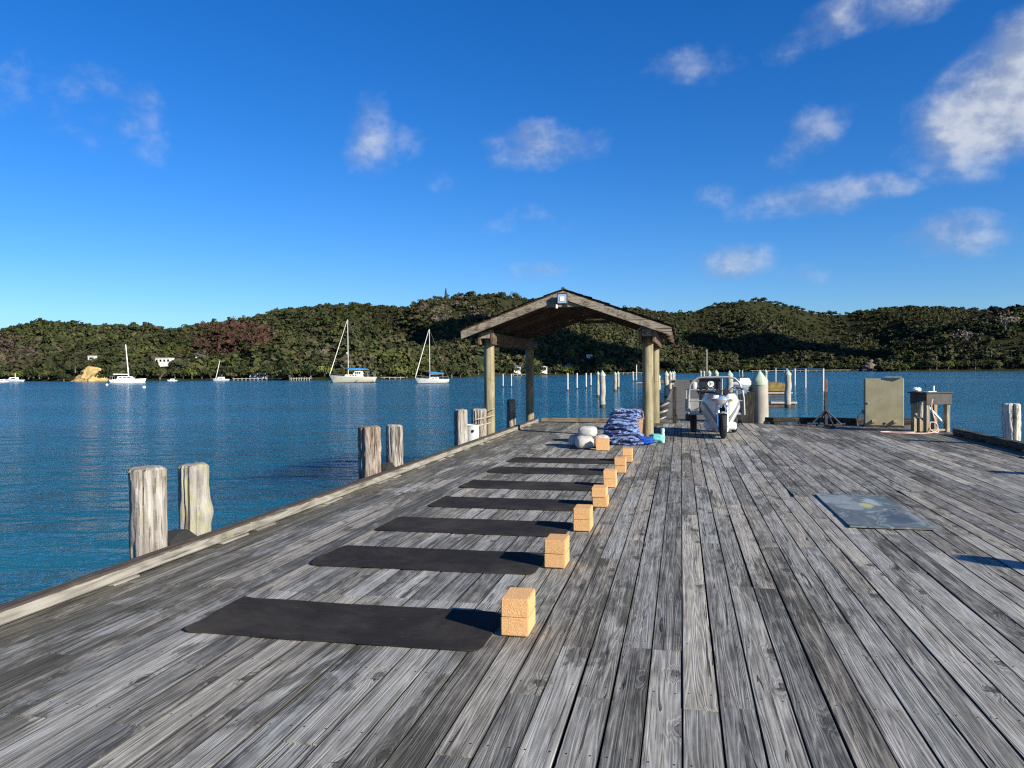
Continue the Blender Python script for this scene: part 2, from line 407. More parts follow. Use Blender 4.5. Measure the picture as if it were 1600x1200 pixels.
MARINA = plain('marina_pile_concrete', (0.337, 0.309, 0.258), 0.8, var=0.18, scale=2.2, bump=0.3, dirt=0.45)
CAP = plain('pale_green_pile_cap', (0.332, 0.398, 0.305), 0.5, var=0.06, scale=4, dirt=0.15)
WEED = plain('wet_weedy_pile_base', (0.035, 0.045, 0.028), 0.6, var=0.5, scale=8, bump=0.6)
WHITEP = plain('white_painted_pole', (0.462, 0.450, 0.412), 0.6, var=0.08, scale=3, dirt=0.3)
WHITE = plain('white_gelcoat', (0.80, 0.79, 0.74), 0.25, var=0.03, scale=2)
CREAM = plain('cream_gelcoat', (0.78, 0.73, 0.58), 0.3, var=0.04, scale=2)
BLUEC = plain('blue_sail_cover', (0.012, 0.19, 0.52), 0.8, var=0.15, scale=5)
SPAR = plain('aluminium_spar', (0.66, 0.64, 0.58), 0.4, 0.2, var=0.05)
WIRE = plain('rigging_wire', (0.30, 0.29, 0.27), 0.4, 0.5, var=0.05)
DARKW = plain('dark_window_glass', (0.012, 0.014, 0.016), 0.08, var=0.1)
BLACKP = plain('black_plastic', (0.014, 0.014, 0.015), 0.45, var=0.2, scale=8)
RUBBER = plain('tyre_rubber', (0.020, 0.020, 0.020), 0.8, var=0.2, scale=20, bump=0.3)
STEEL = plain('dark_rusty_steel', (0.035, 0.030, 0.030), 0.6, 0.3, var=0.4, scale=9, bump=0.3)
RUST = plain('rusty_steel', (0.16, 0.065, 0.040), 0.8, 0.1, var=0.35, scale=14, bump=0.4)
GALV = plain('galvanised_tube', (0.350, 0.357, 0.350), 0.45, 0.45, var=0.12, scale=8)
CHROME = plain('chrome', (0.80, 0.80, 0.82), 0.12, 1.0, var=0.02)
GLASSL = plain('lamp_lens', (0.62, 0.64, 0.66), 0.06, 0.6, var=0.15, scale=25)
ORANGE = plain('orange_lens', (0.70, 0.16, 0.015), 0.2, var=0.1)
YELLOW = plain('yellow_lens', (0.75, 0.60, 0.03), 0.2, var=0.1)
GREYST = plain('grey_stripe', (0.20, 0.20, 0.21), 0.4, var=0.05)
TRIKEW = plain('white_fairing_paint', (0.600, 0.600, 0.585), 0.16, var=0.02, scale=2, dirt=0.06)
PVC = plain('grey_white_plastic', (0.452, 0.452, 0.429), 0.5, var=0.08, scale=5, dirt=0.2)
ROPE = plain('old_rope', (0.44, 0.37, 0.26), 0.9, var=0.25, scale=60, bump=0.6, bscale=180)
LINE = plain('dark_line', (0.03, 0.03, 0.03), 0.9)
MAT = None


def cork():
    m, g, b = newmat('cork')
    p = g.n('TexCoord').outputs['Object']; rnd = g.n('ObjectInfo').outputs['Random']
    p = g.v('ADD', p, g.com(g.m('MULTIPLY', rnd, 9.0), 0, 0))
    v1 = g.voro(p, 170); n1 = g.noise(p, 60, 6, 0.7); n2 = g.noise(p, 16, 4, 0.6)
    k = g.n('SeparateColor', {0: v1.outputs['Color']}).outputs[0]
    c = g.ramp(g.m('ADD', g.m('MULTIPLY', k, 0.62), g.m('MULTIPLY_ADD', n1, 0.6, -0.08)),
               [(0.05, (0.46, 0.235, 0.095)), (0.40, (0.60, 0.335, 0.145)), (0.85, (0.70, 0.43, 0.205))])
    c = g.mix(g.mr(n2, 0.35, 0.7, 0, 0.35), c, (0.62, 0.36, 0.165))
    tone = g.m('MULTIPLY_ADD', rnd, 0.16, 0.90)
    c = g.mix(1.0, c, g.com(tone, tone, tone), 'MULTIPLY')
    g.L.new(c, b.inputs['Base Color']); b.inputs['Roughness'].default_value = 0.9
    b.inputs['Specular IOR Level'].default_value = 0.15
    g.L.new(g.bump(g.m('ADD', g.m('MULTIPLY', v1.outputs['Distance'], -1.0), n1), 0.5, 0.003), b.inputs['Normal'])
    return m


def yoga_mat():
    m, g, b = newmat('charcoal_yoga_mat')
    p = g.n('TexCoord').outputs['Object']; rnd = g.n('ObjectInfo').outputs['Random']
    pp = g.v('ADD', p, g.com(g.m('MULTIPLY', rnd, 9.0), 0, 0))
    n1 = g.noise(g.mul(pp, (14, 60, 1)), 1, 6, 0.72); n2 = g.noise(pp, 3.5, 6, 0.65); n3 = g.noise(pp, 320, 2, 0.6)
    c = g.ramp(g.m('ADD', g.m('MULTIPLY', n1, 0.55), g.m('MULTIPLY', n2, 0.45)),
               [(0.30, (0.011, 0.010, 0.010)), (0.55, (0.021, 0.019, 0.018)), (0.76, (0.068, 0.054, 0.038))])
    c = g.mix(g.mr(n3, 0.58, 0.75, 0, 0.35), c, (0.11, 0.095, 0.075))
    n4 = g.noise(pp, 1.3, 7, 0.7, 0.3); c = g.mix(g.mr(n4, 0.42, 0.68, 0, 0.65), c, (0.062, 0.053, 0.044)); n5 = g.noise(g.mul(pp, (5, 26, 1)), 1, 8, 0.75); c = g.mix(g.mr(n5, 0.60, 0.74, 0, 0.5), c, (0.12, 0.10, 0.078))
    g.L.new(c, b.inputs['Base Color']); b.inputs['Roughness'].default_value = 0.9; b.inputs['Specular IOR Level'].default_value = 0.12
    g.L.new(g.bump(g.m('ADD', n3, n1), 0.4, 0.0015), b.inputs['Normal'])
    return m


def swirl():
    m, g, b = newmat('marbled_blue_print')
    p = g.n('TexCoord').outputs['Object']
    w = g.noise(p, 1.6, 3, 0.5, 0.0, out=1)
    q = g.v('ADD', g.mul(p, (1.0, 0.45, 1.0)), g.v('SCALE', w, 0.55))
    h = g.noise(q, 2.6, 4, 0.55, 1.1); l = g.m('MULTIPLY_ADD', g.m('SINE', g.m('MULTIPLY', h, 34.0)), 0.5, 0.5)
    c = g.ramp(h, [(0.28, (0.034, 0.044, 0.052)), (0.44, (0.078, 0.092, 0.090)), (0.56, (0.135, 0.152, 0.138)), (0.70, (0.26, 0.29, 0.275))])
    c = g.mix(g.m('MULTIPLY', g.m('POWER', l, 7.0), 0.6), c, (0.27, 0.31, 0.29))
    wc = g.v('SUBTRACT', w, (0.5, 0.5, 0.5))
    d = g.v('DISTANCE', g.mul(g.v('ADD', p, g.v('SCALE', wc, 0.25)), (1, 0.55, 0)), (0.02, 0.14, 0), 'Value')
    d2 = g.v('DISTANCE', g.mul(g.v('ADD', p, g.v('SCALE', wc, 0.3)), (1, 0.40, 0)), (0.22, -0.17, 0), 'Value')
    c = g.mix(g.mr(d2, 0.18, 0.05, 0, 0.55), c, (0.022, 0.034, 0.070))
    d3 = g.v('DISTANCE', g.mul(g.v('ADD', p, g.v('SCALE', wc, 0.4)), (1, 0.30, 0)), (0.14, 0.13, 0), 'Value')
    c = g.mix(g.mr(d3, 0.075, 0.035, 0, 0.85), c, (0.34, 0.39, 0.38))
    c = g.mix(g.mr(d, 0.085, 0.05, 0, 0.9), c, (0.42, 0.40, 0.12))
    g.L.new(c, b.inputs['Base Color']); b.inputs['Roughness'].default_value = 0.5
    return m


def cloth_print():
    m, g, b = newmat('blue_patterned_blanket')
    p = g.n('TexCoord').outputs['Object']; rnd = g.n('ObjectInfo').outputs['Random']
    pp = g.v('ADD', p, g.com(g.m('MULTIPLY', rnd, 9.0), g.m('MULTIPLY', rnd, 5.0), 0))
    w = g.noise(pp, 5, 3, 0.5, 0.0, out=1)
    q = g.v('ADD', pp, g.v('SCALE', w, 0.28))
    l = g.m('SINE', g.m('MULTIPLY', g.noise(q, 3.6, 2, 0.5, 0.8), 34.0))
    c = g.mix(g.mr(l, 0.0, 0.45), (0.020, 0.030, 0.115), (0.17, 0.25, 0.46))
    big = g.noise(pp, 3.2, 2)
    c = g.mix(g.mr(big, 0.5, 0.6, 0, 0.5), c, (0.17, 0.25, 0.45))
    c = g.mix(g.mr(g.noise(q, 8, 2), 0.63, 0.70, 0, 0.75), c, (0.42, 0.47, 0.56))
    g.L.new(c, b.inputs['Base Color']); b.inputs['Roughness'].default_value = 0.95
    b.inputs['Sheen Weight'].default_value = 0.2; b.inputs['Specular IOR Level'].default_value = 0.1
    g.L.new(g.bump(g.noise(pp, 14, 5, 0.6), 0.5, 0.03), b.inputs['Normal'])
    return m


CORK, MAT, SWIRL, BLANKET = cork(), yoga_mat(), swirl(), cloth_print()
GREYB = plain('light_grey_fabric', (0.437, 0.421, 0.390), 0.95, var=0.10, scale=9, bump=0.6, bscale=22, spec=0.1)
BRIGHTB = plain('bright_blue_fabric', (0.016, 0.066, 0.328), 0.9, var=0.3, scale=12, bump=0.6, bscale=22, spec=0.1)
TEAL = plain('turquoise_fabric', (0.156, 0.437, 0.421), 0.9, var=0.15, scale=9, bump=0.5, bscale=25, spec=0.1)
BOTTLE = plain('pale_green_bottle', (0.45, 0.62, 0.54), 0.3, var=0.05)
BASKET = plain('tan_woven_bag', (0.281, 0.164, 0.109), 0.85, var=0.3, scale=18, bump=0.7, bscale=70)
KHAKI = plain('khaki_cabinet_paint', (0.312, 0.277, 0.168), 0.6, var=0.14, scale=3.2, dirt=0.30)
KHAKID = plain('shaded_cabinet_side_dark_wall', (0.20, 0.18, 0.11), 0.7, var=0.14, scale=3.2, dirt=0.3)  # darker khaki paints shade onto the cabinet's side; also plain dark house walls
PINKH = plain('pink_hose', (0.62, 0.40, 0.35), 0.6, var=0.1)
TABLEB = plain('dark_bench_board', (0.050, 0.044, 0.038), 0.75, var=0.3, scale=7, bump=0.3)
LEGW = wood('bench_leg_timber', (0.104, 0.078, 0.046), (0.260, 0.215, 0.143), (0.358, 0.312, 0.227), 2, 1.0, None, 0, 0.5)
HOUSEW = plain('white_weatherboard', (0.653, 0.644, 0.612), 0.7, var=0.05)
ROOFG = plain('grey_metal_roof', (0.10, 0.105, 0.11), 0.6, var=0.1)
ROOFB = plain('brown_roof', (0.13, 0.08, 0.065), 0.7, var=0.1)


def rock_mat(name, c1, c2):
    m, g, b = newmat(name)
    p = g.n('NewGeometry').outputs['Position']
    n1 = g.noise(g.mul(p, (1, 1, 0.6)), 0.45, 8, 0.68, 0.4); n2 = g.noise(p, 1.6, 5, 0.7)
    c = g.ramp(g.m('ADD', g.m('MULTIPLY', n1, 0.7), g.m('MULTIPLY', n2, 0.3)), [(0.34, (0.10, 0.065, 0.03)), (0.47, c1), (0.66, c2)])
    g.L.new(c, b.inputs['Base Color']); b.inputs['Roughness'].default_value = 0.95
    g.L.new(g.bump(n2, 0.8, 0.5), b.inputs['Normal'])
    return m


CLAY = rock_mat('yellow_clay', (0.434, 0.287, 0.104), (0.624, 0.486, 0.209))
ROCK = rock_mat('shore_rock', (0.12, 0.095, 0.07), (0.24, 0.20, 0.15))


def ground_mat():
    m, g, b = newmat('hill_soil_and_scrub')
    p = g.n('NewGeometry').outputs['Position']
    n = g.noise(p, 0.16, 6, 0.65)
    c = g.ramp(n, [(0.3, (0.020, 0.023, 0.012)), (0.6, (0.032, 0.034, 0.017)), (0.8, (0.045, 0.04, 0.024))])
    g.L.new(c, b.inputs['Base Color']); b.inputs['Roughness'].default_value = 1.0; b.inputs['Specular IOR Level'].default_value = 0.0
    return m


def leaf_mat(name='bush_foliage', attr=True, c=(0.05, 0.055, 0.025)):
    m, g, b = newmat(name)
    if attr:
        base = g.n('Attribute', attribute_name='tint').outputs['Color']
    else:
        rnd = g.n('ObjectInfo').outputs['Random']
        base = g.mix(rnd, tuple(x*0.72 for x in c), tuple(x*1.25 for x in c))
    p = g.n('NewGeometry').outputs['Position']
    n = g.noise(p, 0.5, 5, 0.7)
    cc = g.mix(1.0, base, g.ramp(n, [(0.3, (0.78, 0.80, 0.78)), (0.7, (1.22, 1.20, 1.16))]), 'MULTIPLY')
    g.L.new(cc, b.inputs['Base Color']); b.inputs['Roughness'].default_value = 0.9; b.inputs['Specular IOR Level'].default_value = 0.06
    return m


SOIL, LEAF = ground_mat(), leaf_mat()
LEAFD = leaf_mat('dark_tree_foliage', False, (0.0329, 0.0424, 0.0174)); LEAFO = leaf_mat('olive_tree_foliage', False, (0.0648, 0.0691, 0.0253))
LEAFR = leaf_mat('russet_tree_foliage', False, (0.085, 0.048, 0.033)); LEAFG = leaf_mat('bright_tree_foliage', False, (0.0821, 0.1014, 0.0253))
LEAFGR = leaf_mat('grey_bare_twigs', False, (0.15, 0.125, 0.105))
BARK = plain('tree_bark', (0.13, 0.11, 0.09), 0.95, var=0.3, scale=4)


# ------------------------------------------------------------------ water
def water_mat():
    m, g, b = newmat('harbour_water')
    p = g.n('NewGeometry').outputs['Position']
    px, py = g.sep(p)[0:2]
    c_, s_ = math.cos(R(18)), math.sin(R(18))
    xr = g.m('ADD', g.m('MULTIPLY', px, c_), g.m('MULTIPLY', py, s_)); yr = g.m('SUBTRACT', g.m('MULTIPLY', py, c_), g.m('MULTIPLY', px, s_))
    w1 = g.noise(g.com(g.m('MULTIPLY', xr, 0.55), g.m('MULTIPLY', yr, 1.15), 0), 1, 3, 0.55, 0.6)
    w2 = g.noise(g.com(g.m('MULTIPLY', xr, 2.1), g.m('MULTIPLY', yr, 3.6), 2.0), 1, 3, 0.6, 0.5)
    w3 = g.noise(g.com(g.m('MULTIPLY', xr, 0.10), g.m('MULTIPLY', yr, 0.22), 5.0), 1, 2, 0.5)
    slick = g.noise(g.com(g.m('MULTIPLY', xr, 0.006), g.m('MULTIPLY', yr, 0.03), 9.0), 1, 3, 0.5)
    dist = g.v('LENGTH', p, None, 'Value')
    amp = g.m('MULTIPLY', g.mr(slick, 0.36, 0.56, 0.55, 1.1), g.mr(dist, 110, 300, 1.0, 0.8))
    w4 = g.noise(g.com(g.m('MULTIPLY', xr, 0.24), g.m('MULTIPLY', yr, 0.52), 7.0), 1, 2, 0.5, 0.4)
    h = g.m('ADD', g.m('MULTIPLY', w1, 0.62), g.m('MULTIPLY', w2, 0.14))
    h = g.m('ADD', h, g.m('ADD', g.m('MULTIPLY', w3, 0.7), g.m('MULTIPLY', w4, 0.9)))
    h = g.m('MULTIPLY', h, amp)
    b.inputs['Base Color'].default_value = (0.014, 0.106, 0.162, 1)
    b.inputs['Roughness'].default_value = 0.15; b.inputs['IOR'].default_value = 1.333
    b.subsurface_method = 'BURLEY'; b.inputs['Subsurface Weight'].default_value = 1.0
    b.inputs['Subsurface Radius'].default_value = (1.0, 1.0, 1.0); b.inputs['Subsurface Scale'].default_value = 6.0
    g.L.new(g.bump(h, 1.0, 1.0), b.inputs['Normal'])
    return m


WATERM = water_mat()
mb = MB(); mb.add([(-9000, -9000, WATER), (9000, -9000, WATER), (9000, 9000, WATER), (-9000, 9000, WATER)], [(0, 1, 2, 3)])
tag(mb.build('water', WATERM), kind='structure')


# ------------------------------------------------------------------ hills
rng = np.random.default_rng(7); random.seed(11)
FH = np.array([-math.sin(YAW), math.cos(YAW)]); RH = np.array([math.cos(YAW), math.sin(YAW)])


def tab(s):
    a = np.array([[float(q) for q in t.split(':')] for t in s.split()]); return a[:, 0], a[:, 1]


SKY = tab('-900:500 -400:498 -150:512 0:517 25:509 55:504 90:503 120:507 150:508 175:509 200:507 235:507 258:512 272:516 290:511 330:505 350:503 375:500 400:492 430:485 470:480 510:477 560:474 590:475 610:478 640:477 655:470 680:464 700:461 735:458 780:459 800:461 830:467 860:475 900:483 950:481 985:480 1000:481 1020:485 1050:488 1070:487 1095:482 1120:474 1150:469 1180:466 1200:468 1225:474 1245:480 1265:485 1290:488 1330:488 1360:482 1400:479 1440:478 1480:480 1510:482 1540:482 1600:482 1750:478 2100:470 2600:480')
SHORE = tab('-900:420 -400:380 -100:320 0:300 100:272 200:266 300:264 400:264 450:258 550:256 600:264 650:288 700:312 800:347 900:380 1000:402 1080:480 1150:520 1250:525 1300:510 1350:500 1400:490 1500:480 1600:470 1800:450 2600:420')
RIDGE = tab('-900:620 -400:560 0:450 150:430 270:440 300:500 400:560 560:590 640:600 740:610 850:640 1000:700 1050:800 1180:860 1300:900 1450:850 1600:800 2600:800')
ip = lambda x, t: np.interp(x, t[0], t[1])
HZ = np.array([fw.z, rt.z, up.z])


def slope_at(px, py):
    """height gained per metre of depth along the line of sight"""
    sx = (px-800)/FPX; sy = (py-600)/FPX
    dz = fw.z + rt.z*sx - up.z*sy
    dd = (fw.x*FH[0]+fw.y*FH[1]) + sx*(rt.x*FH[0]+rt.y*FH[1]) - sy*(up.x*FH[0]+up.y*FH[1])
    return dz/dd


def cheap_noise(x, y, seed=0):
    r_ = np.random.default_rng(seed); out = 0
    for k in range(7):
        a, b_, c_ = r_.uniform(0.4, 1.6, 2).tolist()+[r_.uniform(0, 6.28)]
        th = r_.uniform(0, 6.28); fx = math.cos(th)*a*(1.6**k)*0.6; fy = math.sin(th)*b_*(1.6**k)*0.6
        out = out + np.sin(fx*x+fy*y+c_)/(1.45**k)
    return out/2.6


def terrain(px, d):
    ds, dr, ys = ip(px, SHORE), ip(px, RIDGE), ip(px, SKY)
    zr = CAMH + dr*slope_at(px, ys+6.0*500/dr) - WATER
    t = np.clip((d-ds)/(dr-ds), -0.2, 2.2)
    p = np.where(t < 1, np.sign(t)*np.abs(t)**0.92, 1-0.75*np.clip(t-1, 0, 1)**1.3)
    gul = 1-np.abs(cheap_noise(px*0.018+d*0.008, d*0.003, 3))*1.4
    z = WATER + zr*p*(1-0.60*np.clip(gul, 0, 1)*np.clip(4*t*(1-t), 0, 1)) + 0.5*np.clip(t*8, -1, 1)
    return z


SPURS = [  # (top line, front depth, top depth)
    (tab('395:596 430:585 450:575 470:562 500:549 530:540 560:536 600:539 640:548 680:561 715:578 735:590'), tab('395:266 450:246 550:242 640:262 735:300'), 70),
    (tab('590:590 640:545 680:512 740:497 800:494 860:500 900:508 950:521 1000:534 1040:546 1075:562 1100:584'), tab('590:300 700:330 900:384 1000:400 1100:440'), 120),
    (tab('1120:582 1160:566 1200:549 1250:536 1290:537 1330:547 1380:560 1410:580'), tab('1120:500 1410:490'), 60),
    (tab('1365:580 1390:556 1405:541 1425:533 1450:518 1500:503 1535:490 1565:481 1600:482 1700:476 2000:470 2400:500'), tab('1365:430 1500:425 1700:400 2400:360'), 90),
]


def spur_h(i, px, d):
    top, fr, w = SPURS[i]
    d0 = ip(px, fr); dt = d0+w
    zt = CAMH + dt*slope_at(px, ip(px, top)+5.0) - WATER
    t = (d-d0)/w
    p = np.where(t < 1, np.sign(t)*np.abs(np.clip(t, -0.3, 1))**0.85, np.clip(1-(t-1)*0.9, -0.3, 1))
    bumpy = 1-0.18*(0.5+0.5*cheap_noise(px*0.05, d*0.02, 20+i))*np.clip(4*t*(1-t), 0, 1)
    return WATER + np.maximum(zt, 0.2)*p*bumpy + 0.4*np.clip(t*8, -1, 1)


def world_xy(px, d):
    s = (px-800)/FPX
    return d*FH[0]+d*s*RH[0], d*FH[1]+d*s*RH[1]


def grid_obj(name, pxs, ts, zf, df):
    PX, T = np.meshgrid(pxs, ts, indexing='ij'); D = df(PX, T); Z = zf(PX, D)
    X, Y = world_xy(PX, D); n, k = PX.shape
    V = np.stack([X, Y, Z], -1).reshape(-1, 3); idx = np.arange(n*k).reshape(n, k)
    Fq = np.stack([idx[:-1, :-1], idx[1:, :-1], idx[1:, 1:], idx[:-1, 1:]], -1).reshape(-1, 4)
    me = bpy.data.meshes.new(name); me.from_pydata(V.tolist(), [], Fq.tolist()); me.update()
    me.polygons.foreach_set('use_smooth', [True]*len(Fq)); me.materials.append(SOIL)
    o = bpy.data.objects.new(name, me); col.objects.link(o); tag(o, kind='structure')
    return o


grid_obj('hill', np.arange(-900, 2600, 14.0), np.linspace(-0.08, 1.9, 60), terrain,
         lambda px, t: ip(px, SHORE)+t*(ip(px, RIDGE)-ip(px, SHORE)))
for i, (top, fr, w) in enumerate(SPURS):
    grid_obj('hill', np.arange(top[0][0], top[0][-1]+1, 9.0), np.linspace(-0.1, 1.9, 26), lambda px, d, i=i: spur_h(i, px, d),
             lambda px, t, fr=fr, w=w: ip(px, fr)+t*w)


def surf(px, d):
    z = terrain(px, d)
    for i, (top, fr, w) in enumerate(SPURS):
        inside = (px > top[0][0]) & (px < top[0][-1]) & (d > ip(px, fr)) & (d < ip(px, fr)+1.9*w)
        z = np.where(inside, np.maximum(z, spur_h(i, px, d)), z)
    return z


# ------------------------------------------------------------------ forest cover: thousands of crowns of leaf clumps
def crown_quads(nq, seed, flat=1.0, lumps=5):
    """unit crown: leaf-clump quads over a lumpy dome; returns centre, two half-edge vectors per quad"""
    r_ = np.random.default_rng(seed)
    lc = np.concatenate([r_.uniform(-0.55, 0.55, (lumps, 2)), r_.uniform(0.1, 0.6, (lumps, 1))], 1); lr = r_.uniform(0.40, 0.62, lumps)
    k = r_.integers(0, lumps, nq)
    n = r_.normal(size=(nq, 3)); n[:, 2] = np.abs(n[:, 2])*0.9-0.25; n /= np.linalg.norm(n, axis=1)[:, None]
    c = lc[k]+n*(lr[k]*r_.uniform(0.82, 1.05, nq))[:, None]; c[:, 2] *= flat
    nj = n+r_.normal(size=(nq, 3))*0.42; nj /= np.linalg.norm(nj, axis=1)[:, None]
    a = np.cross(nj, r_.normal(size=(nq, 3))); a /= np.linalg.norm(a, axis=1)[:, None]; b_ = np.cross(nj, a)
    sz = r_.uniform(0.11, 0.22, nq)*math.sqrt(60/nq)*1.15
    return c, a*sz[:, None], b_*(sz*r_.uniform(0.55, 1.0, nq))[:, None]


PAL = np.array([(0.048, 0.054, 0.026), (0.060, 0.064, 0.030), (0.075, 0.070, 0.034), (0.040, 0.046, 0.026), (0.085, 0.072, 0.046), (0.058, 0.066, 0.026), (0.070, 0.060, 0.040)])


def forest(name, px, d, rad, nq, label):
    protos = [crown_quads(nq, 100+k, 0.75+0.09*k, 4+k % 3) for k in range(7)]
    N = len(px); z = surf(px, d); x, y = world_xy(px, d)
    base = np.stack([x, y, z+rad*0.15], -1)
    which = rng.integers(0, 7, N); rot = rng.uniform(0, 6.28, N)
    big = 0.5+0.5*cheap_noise(px*0.02, d*0.02, 41); tint = PAL[rng.integers(0, len(PAL), N)]*(rng.uniform(0.75, 1.2, N)*(0.52+0.50*np.clip(big, 0, 1)))[:, None]*np.array([0.97, 1.05, 0.92])*1.04
    # stands of other colours: russet and grey patches, fresh green by the houses
    yy = 577-(z-CAMH)/d*FPX
    def patch(cx, cy, rx, ry, colr, prob):
        nonlocal tint
        e = ((px-cx)/rx)**2+((yy-cy)/ry)**2 + rng.uniform(-0.3, 0.3, N)
        sel = (e < 1) & (rng.random(N) < prob)
        tint[sel] = np.array(colr)*rng.uniform(0.75, 1.25, (sel.sum(), 1))
    patch(370, 530, 62, 26, (0.072, 0.040, 0.029), 0.75); patch(20, 545, 45, 22, (0.078, 0.058, 0.048), 0.6)
    patch(715, 485, 60, 20, (0.092, 0.076, 0.056), 0.5); patch(240, 548, 60, 14, (0.058, 0.065, 0.022), 0.5)
    patch(345, 580, 70, 12, (0.058, 0.068, 0.024), 0.5); patch(620, 575, 45, 14, (0.068, 0.075, 0.024), 0.45)
    patch(905, 556, 40, 18, (0.058, 0.071, 0.022), 0.4); patch(1340, 500, 120, 20, (0.058, 0.054, 0.020), 0.5)
    patch(1275, 550, 70, 18, (0.058, 0.058, 0.034), 0.5); patch(1555, 495, 50, 20, (0.082, 0.051, 0.037), 0.3)
    Vs = np.zeros((N, nq, 4, 3)); ca, sa = np.cos(rot), np.sin(rot)
    for k in range(7):
        sel = np.where(which == k)[0]
        if not len(sel): continue
        c, a, b_ = protos[k]
        q = np.stack([c-a-b_, c+a-b_*0.7, c+a*0.8+b_, c-a*0.7+b_], 1)      # nq,4,3
        qq = np.broadcast_to(q, (len(sel),)+q.shape)
        xr = qq[..., 0]*ca[sel][:, None, None]-qq[..., 1]*sa[sel][:, None, None]
        yr = qq[..., 0]*sa[sel][:, None, None]+qq[..., 1]*ca[sel][:, None, None]
        rr = rad[sel][:, None, None]
        Vs[sel] = np.stack([xr*rr, yr*rr, qq[..., 2]*rr*0.80], -1)+base[sel][:, None, None, :]
    V = Vs.reshape(-1, 3).astype(np.float32); nf = N*nq
    me = bpy.data.meshes.new(name); me.vertices.add(len(V)); me.vertices.foreach_set('co', V.ravel())
    me.loops.add(nf*4); me.loops.foreach_set('vertex_index', np.arange(nf*4, dtype=np.int32))
    me.polygons.add(nf); me.polygons.foreach_set('loop_start', np.arange(nf, dtype=np.int32)*4)
    me.update(calc_edges=True)
    at = me.attributes.new('tint', 'FLOAT_COLOR', 'FACE')
    cc = np.repeat(np.concatenate([tint, np.ones((N, 1))], 1), nq, 0)*np.concatenate([np.repeat(rng.uniform(0.88, 1.14, (nf, 1)), 3, 1), np.ones((nf, 1))], 1)
    at.data.foreach_set('color', cc.astype(np.float32).ravel())
    me.materials.append(LEAF)
    o = bpy.data.objects.new(name, me); col.objects.link(o)
    return tag(o, label, 'forest', kind='stuff')


def scatter(n, pxr, dmin, dmax):
    px = rng.uniform(pxr[0], pxr[1], n); t = rng.random(n)
    a, b_ = dmin(px), dmax(px)
    return px, np.sqrt(a*a+t*(b_*b_-a*a))


CLEAR = []


def sight(px, py, far=0.0):
    """depth at which the line of sight through (px, py) meets the hillside"""
    ds_ = np.linspace(float(ip(px, SHORE))-30, float(ip(px, RIDGE)), 400); zz = surf(np.full(400, float(px)), ds_)
    hit = int(np.argmax(zz > CAMH+ds_*slope_at(px, py))); return float(ds_[max(hit, 40)])


def keep(px, d):
    ok = np.ones(len(px), bool)
    for (cx, cd, hw, dd) in CLEAR:
        ok &= ~((np.abs(px-cx) < hw) & (d < cd+4) & (d > cd-dd))
    return ok


CLEAR += [(128, 275, 24, 60)]                                    # the clay slip stays bare
HOUSES = {}
for (hx, hy, hw) in ((147, 568, 8), (258, 572, 14), (288, 567, 12), (317, 567, 16), (586, 551, 7), (734, 581, 8), (807, 581, 12), (849, 581, 10), (889, 579, 11), (921, 559, 8), (405, 592, 0)):
    HOUSES[hx] = sight(hx, hy)
    if hw: CLEAR.append((hx, HOUSES[hx], hw, 60 if hx < 400 else 34))
px, d = scatter(19500, (-330, 1950), lambda p: ip(p, SHORE)+3, lambda p: ip(p, RIDGE)*1.05)
k = keep(px, d); px, d = px[k], d[k]
tt = np.clip((d-ip(px, SHORE))/(ip(px, RIDGE)-ip(px, SHORE)), 0, 1)
forest('forest', px, d, np.clip(1.6+rng.gamma(2.0, 0.52, len(px)), 1.6, 4.9)*(1-0.12*tt), 42, 'olive and dark green native bush covering the far hillsides')
allp, alld = [], []
for i, (top, fr, w) in enumerate(SPURS):
    n = [420, 1150, 420, 900][i]
    p_, d_ = scatter(n, (top[0][0], min(top[0][-1], 1950)), lambda p: ip(p, fr)+2, lambda p: ip(p, fr)+w*1.2)
    allp.append(p_); alld.append(d_)
px, d = np.concatenate(allp), np.concatenate(alld); k = keep(px, d); px, d = px[k], d[k]
forest('forest', px, d, np.clip(1.9+rng.gamma(2.0, 0.7, len(px)), 2.0, 5.6), 84, 'darker, closer bush on the low headlands along the far shore')
# ------------------------------------------------------------------ wharf deck, board by board
DX0, DX1, DY0, DY1 = -3.90, 5.70, -2.6, 20.35
mb = MB()
for k in range(38):
    y = DY0+0.3+k*0.62
    if y < DY1-0.1: mb.box((DX0+0.02, y-0.05, -0.34), (DX1-0.02, y+0.05, -0.052))
deck = tag(mb.build('wharf_deck', JOIST), kind='structure')
PITCH_B = 0.15; nrow = int(round((DX1-DX0)/PITCH_B)); rb = random.Random(5)
JOINT_ROWS = []
boards = []
for r_ in range(nrow):
    x0 = DX0+r_*PITCH_B; y = DY0+0.3-0.62*rb.randint(0, 4)
    xm = x0+0.075; cuts = [y]
    while y < DY1:
        y += rb.choice((1.24, 1.86, 2.48, 3.1, 3.72, 4.34))+rb.uniform(-0.02, 0.02); cuts.append(y)
    if xm < -0.9:      # a joint line runs across the left half of the wharf, another beyond it
        for J in (4.50, 14.3):
            cuts = [c for c in cuts if abs(c-J) > 0.9]+[J+rb.uniform(-0.015, 0.015)]
        cuts.sort()
    cuts = [c for c in cuts if DY0 < c < DY1-0.35]; cuts = [DY0]+cuts+[DY1+rb.uniform(-0.02, 0.02)]
    for a, b_ in zip(cuts[:-1], cuts[1:]):
        gl, gr = rb.uniform(0.0012, 0.0034), rb.uniform(0.0012, 0.0034)
        if rb.random() < 0.14: gr += rb.uniform(0.002, 0.006)
        boards.append([x0+gl, x0+PITCH_B-gr, a+rb.uniform(0.001, 0.004), b_-rb.uniform(0.001, 0.005)])
